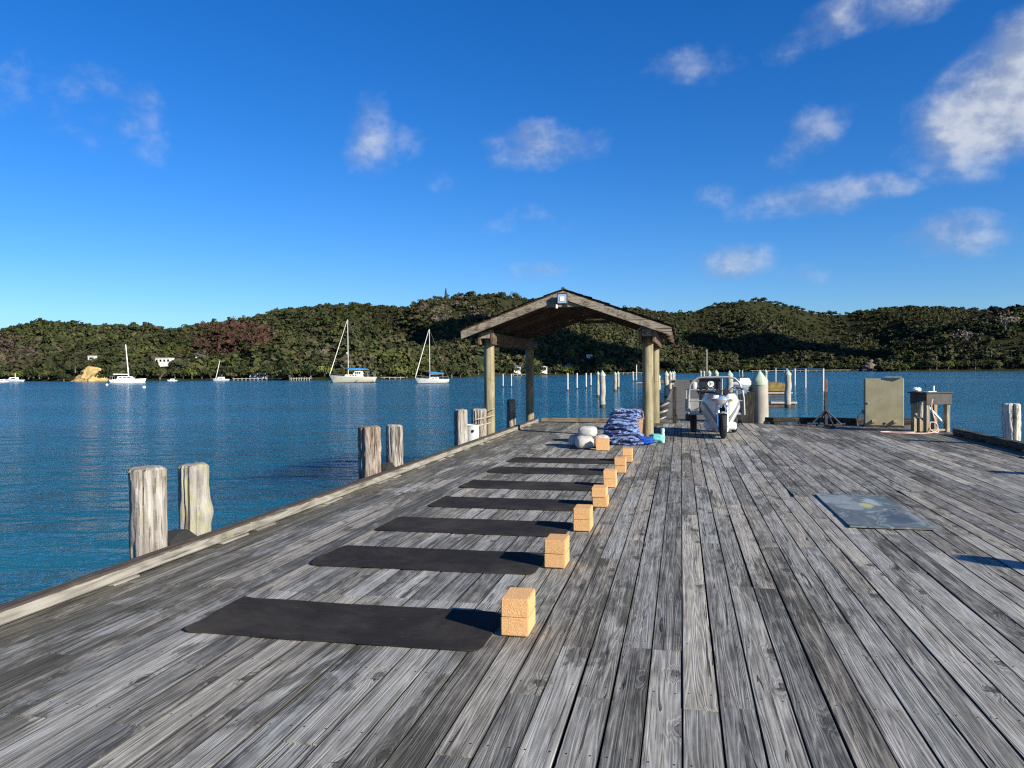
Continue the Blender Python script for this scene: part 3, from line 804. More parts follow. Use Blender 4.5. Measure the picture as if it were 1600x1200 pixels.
def area_in_view(bd):
    tot = 0.0
    for f_ in (0.1, 0.3, 0.5, 0.7, 0.9):
        p = Vector(((bd[0]+bd[1])/2, bd[2]+(bd[3]-bd[2])*f_, 0))-Vector((0, 0, CAMH)); dp = p.dot(fw)
        if dp < 0.3: continue
        if abs(p.dot(rt)/dp) < 0.68 and abs(p.dot(up)/dp) < 0.52: tot += (bd[3]-bd[2])/dp**3
    return tot
boards.sort(key=area_in_view, reverse=True)


def board_geo(bd, i):
    x0, x1, a, b_ = bd; n = max(4, int((b_-a)/0.6))
    zl, zr = rb.gauss(0, 0.0012), rb.gauss(0, 0.0012); zt = rb.gauss(0, 0.0016)
    lift = (rb.uniform(0.008, 0.018) if rb.random() < 0.09 else 0.0); lift = 0.0 if (x1 < 0.3 or (x1 > 1.35 and x0 < 2.25 and a < 9.2 and b_ > 7.0) or b_ > 13.5) else lift; end = rb.random() < 0.5; bow = rb.gauss(0, 0.0012)
    V, U, L = [], [], []; vo = rb.uniform(0, 50)
    for k in range(n+1):
        f_ = k/n; y = a+(b_-a)*f_
        e = (f_ if end else 1-f_); dz = zt*(f_-0.5)*2 + lift*max(0, (e-0.75)/0.25)**1.5
        dx = bow*math.sin(f_*math.pi); w0, w1 = x0+dx+rb.gauss(0, 0.0005), x1+dx+rb.gauss(0, 0.0005)
        c = 0.0028
        prof = [(w0, -0.05), (w0, -0.004+zl+dz), (w0+c, zl+dz), ((w0+w1)/2, (zl+zr)/2+dz+rb.gauss(0, 0.0004)), (w1-c, zr+dz), (w1, -0.004+zr+dz), (w1, -0.05)]
        for q, (x, z) in enumerate(prof):
            V.append((x, y, z)); du = (0, 0.043, 0.05, 0.125, 0.195, 0.2, 0.245)[q]
            U.append((10*i+3+du, vo+y-a)); L.append(((x-x0)/(x1-x0), y))
    F = []
    for k in range(n):
        for q in range(6): F.append((k*7+q, (k+1)*7+q, (k+1)*7+q+1, k*7+q+1))
    F.append(tuple(range(6, -1, -1))[::-1][::-1]); F.append(tuple(n*7+q for q in range(7))[::-1])
    return V, F, U, L


def boards_mesh(name, lst):
    V, F, U, L = [], [], [], []
    for i, bd in lst:
        v, f_, u, l = board_geo(bd, i); k = len(V)
        V += v; U += u; L += l; F += [tuple(q+k for q in ff) for ff in f_]
    me = bpy.data.meshes.new(name); me.from_pydata(V, [], F); me.update()
    vi = np.zeros(len(me.loops), dtype=np.int32); me.loops.foreach_get('vertex_index', vi)
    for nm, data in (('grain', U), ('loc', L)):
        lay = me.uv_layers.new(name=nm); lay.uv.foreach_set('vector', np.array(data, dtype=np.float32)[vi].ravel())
    me.materials.append(DECK)
    o = bpy.data.objects.new(name, me); col.objects.link(o); o.parent = deck
    return o


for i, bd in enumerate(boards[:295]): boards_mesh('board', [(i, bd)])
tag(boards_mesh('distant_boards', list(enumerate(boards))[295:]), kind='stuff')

# ------------------------------------------------------------------ kerb rails
def kerb_run(name, label, axis, fixed, w, a, b_, mat, seed, zl=0.020, h=0.090, lens=(2.2, 3.4)):
    r_ = random.Random(seed); root = empty(name, ((fixed if axis == 1 else a), (a if axis == 1 else fixed), 0), 0, label, 'kerb')
    t = a; ox, oy = root.location.x, root.location.y
    while t < b_-0.05:
        e = min(b_, t+r_.uniform(*lens))
        if b_-e < 0.8: e = b_
        j = r_.gauss(0, 0.005); dz = r_.gauss(0, 0.003)
        m_ = MB()
        if axis == 1: lo, hi = (fixed-w/2+j-ox, t+0.006-oy, zl+dz), (fixed+w/2+j-ox, e-0.006-oy, zl+h+dz)
        else: lo, hi = (t+0.006-ox, fixed-w/2+j-oy, zl+dz), (e-0.006-ox, fixed+w/2+j-oy, zl+h+dz)
        m_.box(lo, hi, 0.012)
        m_.build('timber', mat, root)
        for q in (t+0.25, (t+e)/2, e-0.25):
            p_ = MB(); hw = r_.uniform(0.10, 0.2)
            if axis == 1: p_.box((fixed-w/2+0.0-ox, q-hw-oy, 0.003), (fixed+w/2+0.015-ox, q+hw-oy, zl+dz-0.001), 0.003)
            else: p_.box((q-hw-ox, fixed-w/2-0.01-oy, 0.003), (q+hw-ox, fixed+w/2-oy, zl+dz-0.001), 0.003)
            p_.build('packer', mat, root)
        t = e
    return root


kerb_run('kerb_rail', 'pale weathered timber kerb along the left edge of the wharf', 1, -3.735, 0.11, -2.4, 20.0, KERB, 1)
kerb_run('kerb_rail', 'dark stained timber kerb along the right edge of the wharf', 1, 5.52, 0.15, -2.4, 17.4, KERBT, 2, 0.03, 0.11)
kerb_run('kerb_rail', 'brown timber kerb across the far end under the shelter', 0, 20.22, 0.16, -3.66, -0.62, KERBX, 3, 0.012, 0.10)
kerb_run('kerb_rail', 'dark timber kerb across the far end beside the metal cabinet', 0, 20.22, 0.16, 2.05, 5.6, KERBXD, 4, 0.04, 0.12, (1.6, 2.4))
# fascia timber below the deck edge
mb = MB(); mb.box((DX0-0.06, DY0, -0.36), (DX0-0.005, DY1, -0.062)); mb.box((DX1+0.005, DY0, -0.36), (DX1+0.06, DY1, -0.062)); mb.box((DX0, DY1+0.03, -0.36), (DX1, DY1+0.09, -0.062))
f_ = mb.build('fascia', JOIST, deck)
mb = MB()
for y in (1.0, 5.5, 10.0, 14.5, 19.0):
    for x in (-3.2, -0.6, 2.2, 5.0): mb.lathe([(0.15, -3.4), (0.15, -0.36)], 10, (x, y, 0))
tag(mb.build('support_pile', JOIST, deck), kind='stuff')

# ------------------------------------------------------------------ timber piles beside the wharf
def pile(name, x, y, w, top, label, mat, seed, group, base=-3.2, rough=1.0, bulge=None, sq=0.0, lean=(0, 0)):
    r_ = random.Random(seed); seg, ring = 56, 60; V, F = [], []
    o3 = Vector((r_.uniform(0, 90), r_.uniform(0, 90), 0)); rad = w/2; ph = [r_.uniform(0, 6.28) for _ in range(6)]
    zs = [base]+[ -0.4+(top+0.4)*(k/(ring-5)) for k in range(ring-4)]
    zs = zs[:-1]+[top-0.045, top-0.018, top-0.004, top]
    for k, z in enumerate(zs):
        cut = {len(zs)-4: 1.0, len(zs)-3: 0.96, len(zs)-2: 0.88, len(zs)-1: 0.76}.get(k, 1.0)
        for j in range(seg):
            a = 2*math.pi*j/seg
            rr = rad*(1+0.035*math.sin(2*a+ph[0])+0.025*math.sin(3*a+ph[1]))
            if sq: rr *= 1+sq*0.12*math.cos(4*a)
            p3 = Vector((math.cos(a)*3.2, math.sin(a)*3.2, z*1.3))+o3
            rr *= 1+0.075*rough*mnoise.noise(p3)+0.050*rough*mnoise.noise(Vector((math.cos(a)*7, math.sin(a)*7, z*9))+o3)+0.03*rough*mnoise.noise(Vector((math.cos(a)*16, math.sin(a)*16, z*5))+o3)
            fl = mnoise.noise(Vector((math.cos(a)*9, math.sin(a)*9, z*0.5))+o3)
            rr -= 0.022*rough*max(0, fl-0.25)*3*rad/0.13          # long checks down the grain
            if bulge: rr += bulge[2]*math.exp(-((z-bulge[1])/0.09)**2)*max(0, math.cos(a-bulge[0]))**2
            zt = z+(0.014*mnoise.noise(Vector((math.cos(a)*1.8, math.sin(a)*1.8, 5))+o3) if k > len(zs)-5 else 0); V.append((math.cos(a)*rr*cut+lean[0]*z, math.sin(a)*rr*cut+lean[1]*z, zt))
    for k in range(len(zs)-1):
        for j in range(seg): F.append((k*seg+j, k*seg+(j+1) % seg, (k+1)*seg+(j+1) % seg, (k+1)*seg+j))
    n0 = (len(zs)-1)*seg; V.append((lean[0]*top, lean[1]*top, top+0.004)); F += [(n0+j, n0+(j+1) % seg, len(V)-1) for j in range(seg)]
    m_ = MB(); m_.add(V, F, True); o = m_.build(name, mat, None, 60); o.location = (x, y, 0)
    return tag(o, label, 'pile', group)


GP = 'timber mooring piles along the wharf'
pile('mooring_pile', -3.96, 5.10, 0.262, 0.70, 'bleached timber pile nearest the camera, left of its lichen-covered twin', PILE, 1, GP)
pile('mooring_pile', -3.96, 5.66, 0.235, 0.655, 'nearest pair, right-hand pile with yellowish lichen and a bulge near its foot', PILE2, 2, GP, bulge=(0.2, 0.25, 0.028))
pile('mooring_pile', -3.98, 9.42, 0.285, 0.69, 'middle pair, left-hand timber pile with a reddish brown streak', PILEB, 3, GP, rough=1.3, sq=0.4)
pile('mooring_pile', -3.96, 10.24, 0.235, 0.65, 'middle pair, right-hand grey brown timber pile', PILE, 4, GP)
pile('mooring_pile', -3.96, 13.60, 0.235, 0.69, 'squarish timber pile behind the grey plastic bucket', PILE, 5, GP, sq=0.8)
pile('mooring_pile', -3.97, 14.93, 0.31, 0.63, 'fat timber pile roped to the front left shelter post', PILE, 6, GP, rough=1.3)
pile('mooring_pile', -3.96, 17.90, 0.20, 0.70, 'slim dark timber pile in the shade of the shelter', PILEB, 7, GP, sq=0.8)
pile('mooring_pile', 5.74, 15.25, 0.27, 0.74, 'whitish peeling timber pile outside the right-hand kerb', PILEW, 8, GP, rough=1.5)
pile('mooring_pile', 5.74, 10.55, 0.25, 0.82, 'timber pile outside the right edge of the picture, its shadow on the far deck', PILE, 9, GP)
pile('mooring_pile', 5.74, 4.30, 0.26, 1.85, 'tall timber pile outside the right edge of the picture, its shadow on the near deck', PILE, 10, GP)
# black rubber blocks wedged between the paired piles
for (y, lab) in ((5.39, 'black rubber block wedged between the nearest two piles'), (9.86, 'black rubber block wedged between the middle two piles')):
    m_ = MB(); m_.prism([(-0.17, -0.12), (0.17, -0.12), (0.17, 0.0), (0.06, 0.075), (-0.06, 0.075), (-0.17, 0.02)], -0.06, 0.06, YZ((0, 0, 0)))
    o = m_.build('rubber_fender', RUBBER); o.location = (-3.93, y, 0.08); tag(o, lab, 'fender')
# bucket hung by the third pair
root = empty('plastic_bucket', (-3.93, 14.22, -0.02), 0, 'pale grey plastic bucket with a dark hole between two piles', 'bucket')
m_ = MB(); m_.lathe([(0.13, -0.25), (0.152, 0.36), (0.160, 0.365), (0.160, 0.385), (0.140, 0.385), (0.125, 0.0), (0.0, 0.0)], 28); m_.build('shell', PVC, root)
m_ = MB(); hole = Matrix.Translation((0.062, -0.138, 0.27)) @ Matrix.Rotation(R(90-4), 4, 'X') @ Matrix.Rotation(0, 4, 'Z'); m_.lathe([(0.028, -0.006), (0.028, 0.012), (0.0, 0.012)], 14, mtx=Matrix.Rotation(R(0), 4, 'Z') @ hole); m_.build('hole', BLACKP, root)
# rope round the fat pile and the post
m_ = MB(); pts = []
for k in range(70):
    a = 2*math.pi*k/35; f_ = k/69
    cx, cy = -3.965, 15.28; rx, ry = 0.178, 0.60
    pts.append((cx+rx*math.cos(a), cy+ry*math.sin(a), 0.56-0.26*f_+0.05*math.sin(a*1.0+1)))
m_.tube(pts, 0.010, 6); tag(m_.build('mooring_rope', ROPE), 'old rope looped round the fat pile and the shelter post', 'rope')

# ------------------------------------------------------------------ shelter
SX0, SX1, SXM, SYF, SYB = -3.96, -0.66, -2.29, 15.78, 20.22
RF, RBK = 15.2, 20.95                       # roof front and back
EZ, AZ, HWID = 2.215, 2.985, 2.12           # eave top, apex top, half width
root = empty('open_shelter', (SXM, RF, 0), 0, 'open timber shelter with round poles and a low gabled plank roof', 'shelter')
def sh(m_, name, mat, par=root):
    o = m_.build(name, mat, par); o.matrix_parent_inverse = Matrix.Translation((-SXM, -RF, 0)); return o
pr = random.Random(3)
for (x, y, t, lab) in ((SX0, SYF, 2.24, 'front left pole'), (SX1, SYF+0.12, 2.26, 'front right pole'), (SX0, SYB, 2.24, 'back left pole'), (SX1, SYB, 2.24, 'back right pole')):
    m_ = MB(); pro = []; V, F = [], []
    zs = [-3.2 if x < -2 or y > 20 else -0.05]+[k*0.16 for k in range(15)]; zs = [z for z in zs if z < t]+[t]
    for z in zs:
        for j in range(24):
            a = 2*math.pi*j/24; rr = 0.112*(1+0.025*mnoise.noise(Vector((math.cos(a)*2+x, math.sin(a)*2+y, z*1.2)))-0.012*z/2)
            V.append((x+rr*math.cos(a), y+rr*math.sin(a), z))
    n = len(zs)
    for k in range(n-1):
        for j in range(24): F.append((k*24+j, k*24+(j+1) % 24, (k+1)*24+(j+1) % 24, (k+1)*24+j))
    F.append(tuple((n-1)*24+j for j in range(24)))
    m_.add(V, F, True); sh(m_, 'post', POST)
sl = (AZ-EZ)/HWID; ang = math.atan(sl); ca_, sa_ = math.cos(ang), math.sin(ang)
# plate beams along each side, clasping the poles
for x in (SX0, SX1):
    for s_ in (-1, 1):
        m_ = MB(); m_.box((x+s_*0.135-0.028, SYF-0.30, 1.935), (x+s_*0.135+0.028, SYB+0.3, 2.175), 0.006); sh(m_, 'beam', BEAM)
    m_ = MB(); m_.box((x-0.105, SYF-0.29, 2.06), (x+0.105, SYF-0.115, 2.20), 0.008); sh(m_, 'packing_block', BARGE)
# rafters with barge boards at the front, mid frames and back
for y0, mat in ((RF, BARGE), (RF+1.9, BEAM), (RF+3.8, BEAM), (RBK-0.05, BEAM)):
    for s_ in (-1, 1):
        dp = 0.165 if mat is BARGE else 0.13
        poly = [(0, AZ-0.012), (s_*HWID, EZ-0.012), (s_*(HWID-0.01), EZ-dp), (0, AZ-dp-0.012)]
        if s_ < 0: poly = poly[::-1]
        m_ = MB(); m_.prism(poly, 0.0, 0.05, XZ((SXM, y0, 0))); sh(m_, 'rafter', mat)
    m_ = MB(); m_.prism([(-0.42, AZ-0.33), (0.42, AZ-0.33), (0.40, AZ-0.25), (-0.40, AZ-0.25)], 0.052, 0.09, XZ((SXM, y0, 0))); sh(m_, 'collar_tie', BARGE if mat is BARGE else BEAM)
m_ = MB(); m_.prism([(-0.30, AZ-0.255), (0.30, AZ-0.255), (0.0, AZ-0.15)], 0.055, 0.08, XZ((SXM, RF, 0))); sh(m_, 'gable_board', BARGE)
m_ = MB(); m_.box((SXM-0.025, RF+0.055, AZ-0.20), (SXM+0.025, RBK-0.06, AZ-0.035)); sh(m_, 'ridge_beam', BEAM)
# planks of the roof, lengthwise, and shingles over them
roof = empty('roof', (0, 0, 0)); roof.parent = root; roof.matrix_parent_inverse = Matrix.Translation((-SXM, -RF, 0))
def rp(m_, name, mat): return m_.build(name, mat, roof)
npl = 14
for s_ in (-1, 1):
    for k in range(npl):
        t0, t1 = (k+0.02)/npl, (k+0.93)/npl; z0, z1 = AZ-sl*HWID*t0, AZ-sl*HWID*t1
        poly = [(s_*HWID*t0, z0), (s_*HWID*t1, z1), (s_*HWID*t1, z1+0.022), (s_*HWID*t0, z0+0.022)]
        if s_ > 0: poly = poly[::-1]
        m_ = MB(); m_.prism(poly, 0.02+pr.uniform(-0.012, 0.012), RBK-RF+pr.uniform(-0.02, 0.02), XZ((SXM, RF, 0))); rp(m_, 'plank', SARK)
    nco = 12
    for k in range(nco):
        V, F = [], []; t0, t1 = k/nco, min(1.02, (k+1.25)/nco); ny = 24
        for q in range(ny+1):
            y = RF-0.03+(RBK-RF+0.06)*q/ny
            for (t_, dz) in ((t0, 0.030), (t1, 0.046), (t1, 0.026)):
                jt = pr.gauss(0, 0.006); V.append((SXM+s_*HWID*(t_+jt), y, AZ-sl*HWID*t_+dz+pr.gauss(0, 0.004)))
        for q in range(ny):
            for c_ in range(2):
                f_ = (q*3+c_, q*3+c_+1, q*3+c_+4, q*3+c_+3); F.append(f_ if s_ > 0 else f_[::-1])
        m_ = MB(); m_.add(V, F); rp(m_, 'shingle_course', SHINGLE)
m_ = MB(); m_.tube([(SXM+pr.gauss(0, .004), RF-0.02+k*0.24, AZ+0.028+pr.gauss(0, .004)) for k in range(25)], 0.035, 8); rp(m_, 'ridge_cap', SHINGLE)
# stay wire near the right pole
m_ = MB(); m_.tube([(SX1-0.32, RF+0.3, 2.07), (SX1-0.10, RF+0.1, 2.22)], 0.006, 6); sh(m_, 'brace_rod', GALV)
# floodlight at the gable
root = empty('floodlight', (SXM+0.0, RF-0.09, 2.80), 0, 'square black floodlight with a white lens fixed to the shelter gable', 'floodlight')
m_ = MB(); m_.box((-0.105, -0.035, -0.115), (0.105, 0.03, 0.115), 0.012); m_.build('housing', BLACKP, root)
m_ = MB(); m_.box((-0.085, -0.044, -0.085), (0.085, -0.036, 0.095), 0.003); m_.build('lens', GLASSL, root)
m_ = MB(); m_.box((-0.042, -0.052, -0.045), (0.042, -0.0445, 0.045), 0.002); m_.build('lamp_panel', WHITE, root)
m_ = MB(); m_.box((-0.012, -0.02, -0.165), (0.10, 0.05, -0.120), 0.004); m_.build('bracket', BLACKP, root)
m_ = MB(); m_.lathe([(0.0, -0.045), (0.022, -0.04), (0.022, 0.03), (0.0, 0.035)], 10); s_ = m_.build('motion_sensor', WHITE, root); s_.location = (-0.115, -0.02, -0.14)

# ------------------------------------------------------------------ yoga mats and cork blocks
ORD = ['nearest the camera', 'second from the camera', 'third from the camera', 'fourth from the camera', 'fifth from the camera', 'sixth from the camera', 'farthest from the camera']
MATY = [(4.00, -2.67, -0.99), (5.46, -2.665, -0.995), (6.68, -2.665, -0.97), (7.88, -2.57, -0.85), (9.16, -2.60, -0.86), (10.53, -2.605, -0.83), (11.74, -2.61, -0.82)]
yr = random.Random(9)
for i, (yc, xa, xb) in enumerate(MATY):
    L_, W_ = xb-xa, 0.625; nx, ny = 46, 10; V, F = [], []; sd = yr.uniform(0, 99)
    skew = (0.012, 0.015, 0.02, 0.01, 0.0, 0.01, 0.0)[i]
    for lay in (1, 0):
        for a in range(nx+1):
            for b_ in range(ny+1):
                u, v = a/nx-0.5, b_/ny-0.5
                x, y = u*L_, v*W_
                cr = 0.05; ex, ey = L_/2-abs(x), W_/2-abs(y)            # rounded corners
                if ex < cr and ey < cr:
                    q = Vector((cr-ex, cr-ey)); l_ = q.length
                    if l_ > cr: q *= cr/l_; x = math.copysign(L_/2-cr+q.x, x); y = math.copysign(W_/2-cr+q.y, y)
                y += 0.012*mnoise.noise(Vector((x*2.2+sd, 0, 3)))+skew*u*2
                z = 0.005+0.0045*max(0, mnoise.noise(Vector((x*2.6+sd, y*1.2, 1))))+0.010*max(0, abs(v)*2-0.8)*max(0, mnoise.noise(Vector((x*1.7+sd, 7, v*3)))+0.1)
                z += 0.022*max(0, -u*2-0.93)/0.07*max(0, mnoise.noise(Vector((sd, v*2.5, 9)))+0.25)
                if lay == 0: z -= 0.0058
                V.append((x, y, z+0.0042))
    n1 = (nx+1)*(ny+1); ix = lambda a, b_, l: l*n1+a*(ny+1)+b_
    for a in range(nx):
        for b_ in range(ny):
            F.append((ix(a, b_, 0), ix(a+1, b_, 0), ix(a+1, b_+1, 0), ix(a, b_+1, 0)))
            F.append((ix(a, b_, 1), ix(a, b_+1, 1), ix(a+1, b_+1, 1), ix(a+1, b_, 1)))
    for a in range(nx):
        F.append((ix(a, 0, 1), ix(a+1, 0, 1), ix(a+1, 0, 0), ix(a, 0, 0))); F.append((ix(a, ny, 0), ix(a+1, ny, 0), ix(a+1, ny, 1), ix(a, ny, 1)))
    for b_ in range(ny):
        F.append((ix(0, b_, 0), ix(0, b_+1, 0), ix(0, b_+1, 1), ix(0, b_, 1))); F.append((ix(nx, b_, 1), ix(nx, b_+1, 1), ix(nx, b_+1, 0), ix(nx, b_, 0)))
    m_ = MB(); m_.add(V, F, True); o = m_.build('yoga_mat', MAT, None, 50); o.location = ((xa+xb)/2, yc, 0); o.rotation_euler = (0, 0, yr.gauss(0, 0.006))
    tag(o, 'black yoga mat ' + ORD[i] + ' in the row of seven', 'yoga mat', 'black yoga mats in a row')


def block_geo(m_, w, d, h, seed=0):
    bm = bmesh.new(); bmesh.ops.create_cube(bm, size=1.0)
    for v in bm.verts: v.co = Vector((v.co.x*w, v.co.y*d, (v.co.z+0.5)*h))
    bmesh.ops.bevel(bm, geom=bm.edges[:], offset=0.0055, segments=2, affect='EDGES'); bm.verts.index_update()
    m_.add([v.co[:] for v in bm.verts], [[v.index for v in f.verts] for f in bm.faces], True); bm.free(); return m_


bmesh_src = block_geo(MB(), 0.148, 0.225, 0.099).build('cork_block', CORK, None, 25)
STK = [(-0.868, 3.945), (-0.880, 5.365), (-0.850, 6.63), (-0.828, 7.82), (-0.834, 9.14), (-0.815, 10.44), (-0.800, 11.66)]
first = True
for i, (x, y) in enumerate(STK):
    for lev in (0, 1):
        o = bmesh_src if first else bmesh_src.copy()
        if not first: col.objects.link(o)
        first = False
        jx = (0.012 if i in (3,) and lev == 0 else 0)+yr.gauss(0, 0.002); o.location = (x+jx, y+0.115+yr.gauss(0, 0.002), 0.0065+lev*0.0987)
        o.rotation_euler = (0, 0, yr.gauss(0, 0.012))
        tag(o, ('lower' if lev == 0 else 'upper')+' cork block of the stacked pair '+ORD[i], 'cork block', 'cork yoga blocks in stacks of two')
m_ = block_geo(MB(), 0.225, 0.10, 0.205); o = m_.build('cork_block', CORK, None, 25); o.location = (-1.335, 13.36, 0.004); o.rotation_euler = (0, 0, 0.02)
tag(o, 'cork blocks standing face on beside the grey bolsters', 'cork block', 'cork yoga blocks')
o['label'] = 'single large cork block standing beside the grey bolsters'

# patterned mat on the right
V, F = [], []; nx, ny = 12, 22
m_ = MB()
W_, L_ = 0.69, 1.80
def mz(x, y): return 0.016+0.006*max(0, mnoise.noise(Vector((x*2+3, y*1.5, 4))))+0.006*(abs(y)/0.9)**6
for lay in (1, 0):
    for a in range(nx+1):
        for b_ in range(ny+1):
            x, y = (a/nx-0.5)*W_, (b_/ny-0.5)*L_
            V.append((x, y, mz(x, y)-(0 if lay else 0.012)))
n1 = (nx+1)*(ny+1); ix = lambda a, b_, l: (0 if l else n1)+a*(ny+1)+b_
for a in range(nx):
    for b_ in range(ny):
        F.append((ix(a, b_, 1), ix(a+1, b_, 1), ix(a+1, b_+1, 1), ix(a, b_+1, 1))); F.append((ix(a, b_, 0), ix(a, b_+1, 0), ix(a+1, b_+1, 0), ix(a+1, b_, 0)))
for a in range(nx):
    F.append((ix(a, 0, 0), ix(a+1, 0, 0), ix(a+1, 0, 1), ix(a, 0, 1))); F.append((ix(a, ny, 1), ix(a+1, ny, 1), ix(a+1, ny, 0), ix(a, ny, 0)))
for b_ in range(ny):
    F.append((ix(0, b_, 1), ix(0, b_+1, 1), ix(0, b_+1, 0), ix(0, b_, 0))); F.append((ix(nx, b_, 0), ix(nx, b_+1, 0), ix(nx, b_+1, 1), ix(nx, b_, 1)))
m_.add(V, F, True); o = m_.build('patterned_mat', SWIRL, None, 50); o.location = (1.79, 8.10, 0); o.rotation_euler = (0, 0, -0.0)
tag(o, 'marbled blue, grey and yellow patterned mat lying alone on the right', 'yoga mat')

# ------------------------------------------------------------------ props by the right front pole of the shelter
def blob(c, rx, ry, rz, e1=0.6, e2=0.6, amp=0.06, freq=4.0, seed=0, nu=30, nv=20, flat=True):
    """soft cushion: superellipsoid with folds"""
    o3 = Vector((seed*3.7, seed*1.9, seed*5.1)); V, F = [], []
    sp = lambda v, e: math.copysign(abs(v)**e, v)
    for i in range(nv+1):
        ph = -math.pi/2+math.pi*i/nv
        for j in range(nu):
            th = 2*math.pi*j/nu
            x = sp(math.cos(ph), e1)*sp(math.cos(th), e2); y = sp(math.cos(ph), e1)*sp(math.sin(th), e2); z = sp(math.sin(ph), e1)
            k = 1+amp*mnoise.noise(Vector((x, y, z))*freq+o3)+0.5*amp*mnoise.noise(Vector((x, y, z))*freq*2.7+o3)
            V.append((c[0]+x*rx*k, c[1]+y*ry*k, max(c[2]+z*rz*k, 0.003 if flat else -9)))
    for i in range(nv):
        for j in range(nu): F.append((i*nu+j, i*nu+(j+1) % nu, (i+1)*nu+(j+1) % nu, (i+1)*nu+j))
    return V, F


def soft(name, loc, r3, mat, label, cat, group=None, rz=0.0, seed=0, amp=0.08, e=(0.6, 0.6), freq=3.0):
    V, F = blob((0, 0, r3[2]), r3[0], r3[1], r3[2], e[0], e[1], amp, freq, seed)
    m_ = MB(); m_.add(V, F, True); o = m_.build(name, mat, None, 80); o.location = loc; o.rotation_euler = (0, 0, rz)
    return tag(o, label, cat, group)


GB = 'grey bolsters piled by the blankets'
soft('bolster', (-1.69, 13.66, 0), (0.165, 0.24, 0.112), GREYB, 'front light grey bolster, sunlit, left of the single cork block', 'bolster', GB, 0.15, 1)
soft('bolster', (-1.86, 14.02, 0), (0.15, 0.20, 0.105), GREYB, 'grey bolster in shadow at the left of the bolster pile', 'bolster', GB, 0.3, 2)
soft('bolster', (-1.65, 13.86, 0.19), (0.16, 0.19, 0.095), GREYB, 'light grey bolster on top of the bolster pile', 'bolster', GB, -0.1, 3)
soft('bolster', (-1.40, 13.84, 0), (0.13, 0.22, 0.11), GREYB, 'grey bolster hidden behind the single cork block', 'bolster', GB, 0.0, 4)


def blanket(loc, rx, ry, th, rz, seed, label, drape=0.0):
    """a folded blanket: two soft layers with rounded folds, rumpled and sagging to one side"""
    m_ = MB()
    for l_ in range(2):
        V, F = blob((0.02*math.sin(seed+l_*2), 0.02*math.cos(seed*2+l_), th/4+l_*th/2), rx*(1-0.07*((seed+l_) % 3)), ry*(1-0.06*((seed*2+l_) % 3)), th/3.0, 0.75, 0.5, 0.16, 2.4, seed*3+l_, 64, 16, False)
        o3 = Vector((seed*2.3, l_*1.7, 0))
        V = [(x, y, z+0.050*mnoise.noise(Vector((x*4.5, y*4.5, z*3))+o3)+0.022*mnoise.noise(Vector((x*11, y*11, z*9))+o3)-drape*max(0, x/rx)**2*0.20-abs(drape)*0.05*(y/ry)**2) for x, y, z in V]
        V = [(x, y+0.03*mnoise.noise(Vector((x*7, z*9, 3))+o3), max(z, 0.004-loc[2])) for x, y, z in V]
        m_.add(V, F, True)
    o = m_.build('folded_blanket', BLANKET, None, 80); o.location = loc; o.rotation_euler = (0, 0, rz)
    return tag(o, label, 'blanket', 'blue patterned blankets stacked in a pile')


bl = [((-1.02, 14.50, 0.004), 0.37, 0.30, 0.135, 0.05, 1, 'lowest blue patterned blanket of the pile, lying on the deck', 0.0),
      ((-1.05, 14.53, 0.110), 0.38, 0.30, 0.135, -0.05, 2, 'second blue patterned blanket from the bottom of the pile', 0.25),
      ((-1.08, 14.52, 0.225), 0.35, 0.29, 0.13, 0.10, 3, 'third blue patterned blanket from the bottom of the pile', 0.35),
      ((-1.07, 14.54, 0.335), 0.32, 0.28, 0.125, -0.06, 4, 'blue patterned blanket in the middle of the pile, third from the top', 0.2),
      ((-1.04, 14.54, 0.435), 0.29, 0.27, 0.12, 0.08, 5, 'blue patterned blanket second from the top of the pile', 0.1),
      ((-1.02, 14.54, 0.530), 0.27, 0.26, 0.125, 0.0, 6, 'topmost blue patterned blanket of the pile, neatly rolled over', 0.0)]
for a in bl: blanket(*a)
soft('crumpled_cloth', (-0.70, 14.42, 0), (0.20, 0.13, 0.075), BRIGHTB, 'bright blue crumpled cloth right of the blanket pile', 'cloth', None, 0.2, 7, 0.35, (0.9, 0.9), 3.5)
soft('folded_towel', (-0.455, 14.86, 0), (0.145, 0.11, 0.085), TEAL, 'turquoise folded towel in front of the right shelter pole', 'towel', None, 0.1, 8, 0.25, (0.8, 0.7), 3.0)
root = empty('drink_bottle', (-0.345, 14.86, 0.003), 0, 'tall pale green drink bottle beside the turquoise towel', 'bottle')
m_ = MB(); m_.lathe([(0.0, 0), (0.034, 0.0), (0.036, 0.01), (0.036, 0.17), (0.030, 0.20)], 16); m_.build('body', BOTTLE, root)
m_ = MB(); m_.lathe([(0.030, 0.20), (0.036, 0.205), (0.037, 0.262), (0.028, 0.27), (0.0, 0.271)], 16); m_.build('lid', BOTTLE, root)
root = empty('woven_bag', (-0.90, 15.62, 0.003), 0, 'tan woven bag with upright handles against the right shelter pole', 'bag')
m_ = MB(); m_.lathe([(0.11, 0.0), (0.135, 0.1), (0.16, 0.42), (0.15, 0.425), (0.12, 0.1), (0.0, 0.05)], 22); m_.build('body', BASKET, root)
for s_ in (-1, 1):
    m_ = MB(); m_.tube([(s_*0.05-0.05, -0.10*s_, 0.40), (s_*0.05-0.02, -0.09*s_, 0.56), (s_*0.05+0.05, -0.08*s_, 0.60), (s_*0.05+0.10, -0.09*s_, 0.55), (s_*0.05+0.12, -0.1*s_, 0.40)], 0.011, 7); m_.build('handle', BASKET, root)
soft('canvas_shoe', (-0.86, 15.30, 0), (0.10, 0.05, 0.045), plain('beige_canvas', (0.52, 0.42, 0.33), 0.9), 'beige canvas shoe at the foot of the woven bag', 'shoe', None, 0.6, 12, 0.12, (0.8, 0.8))
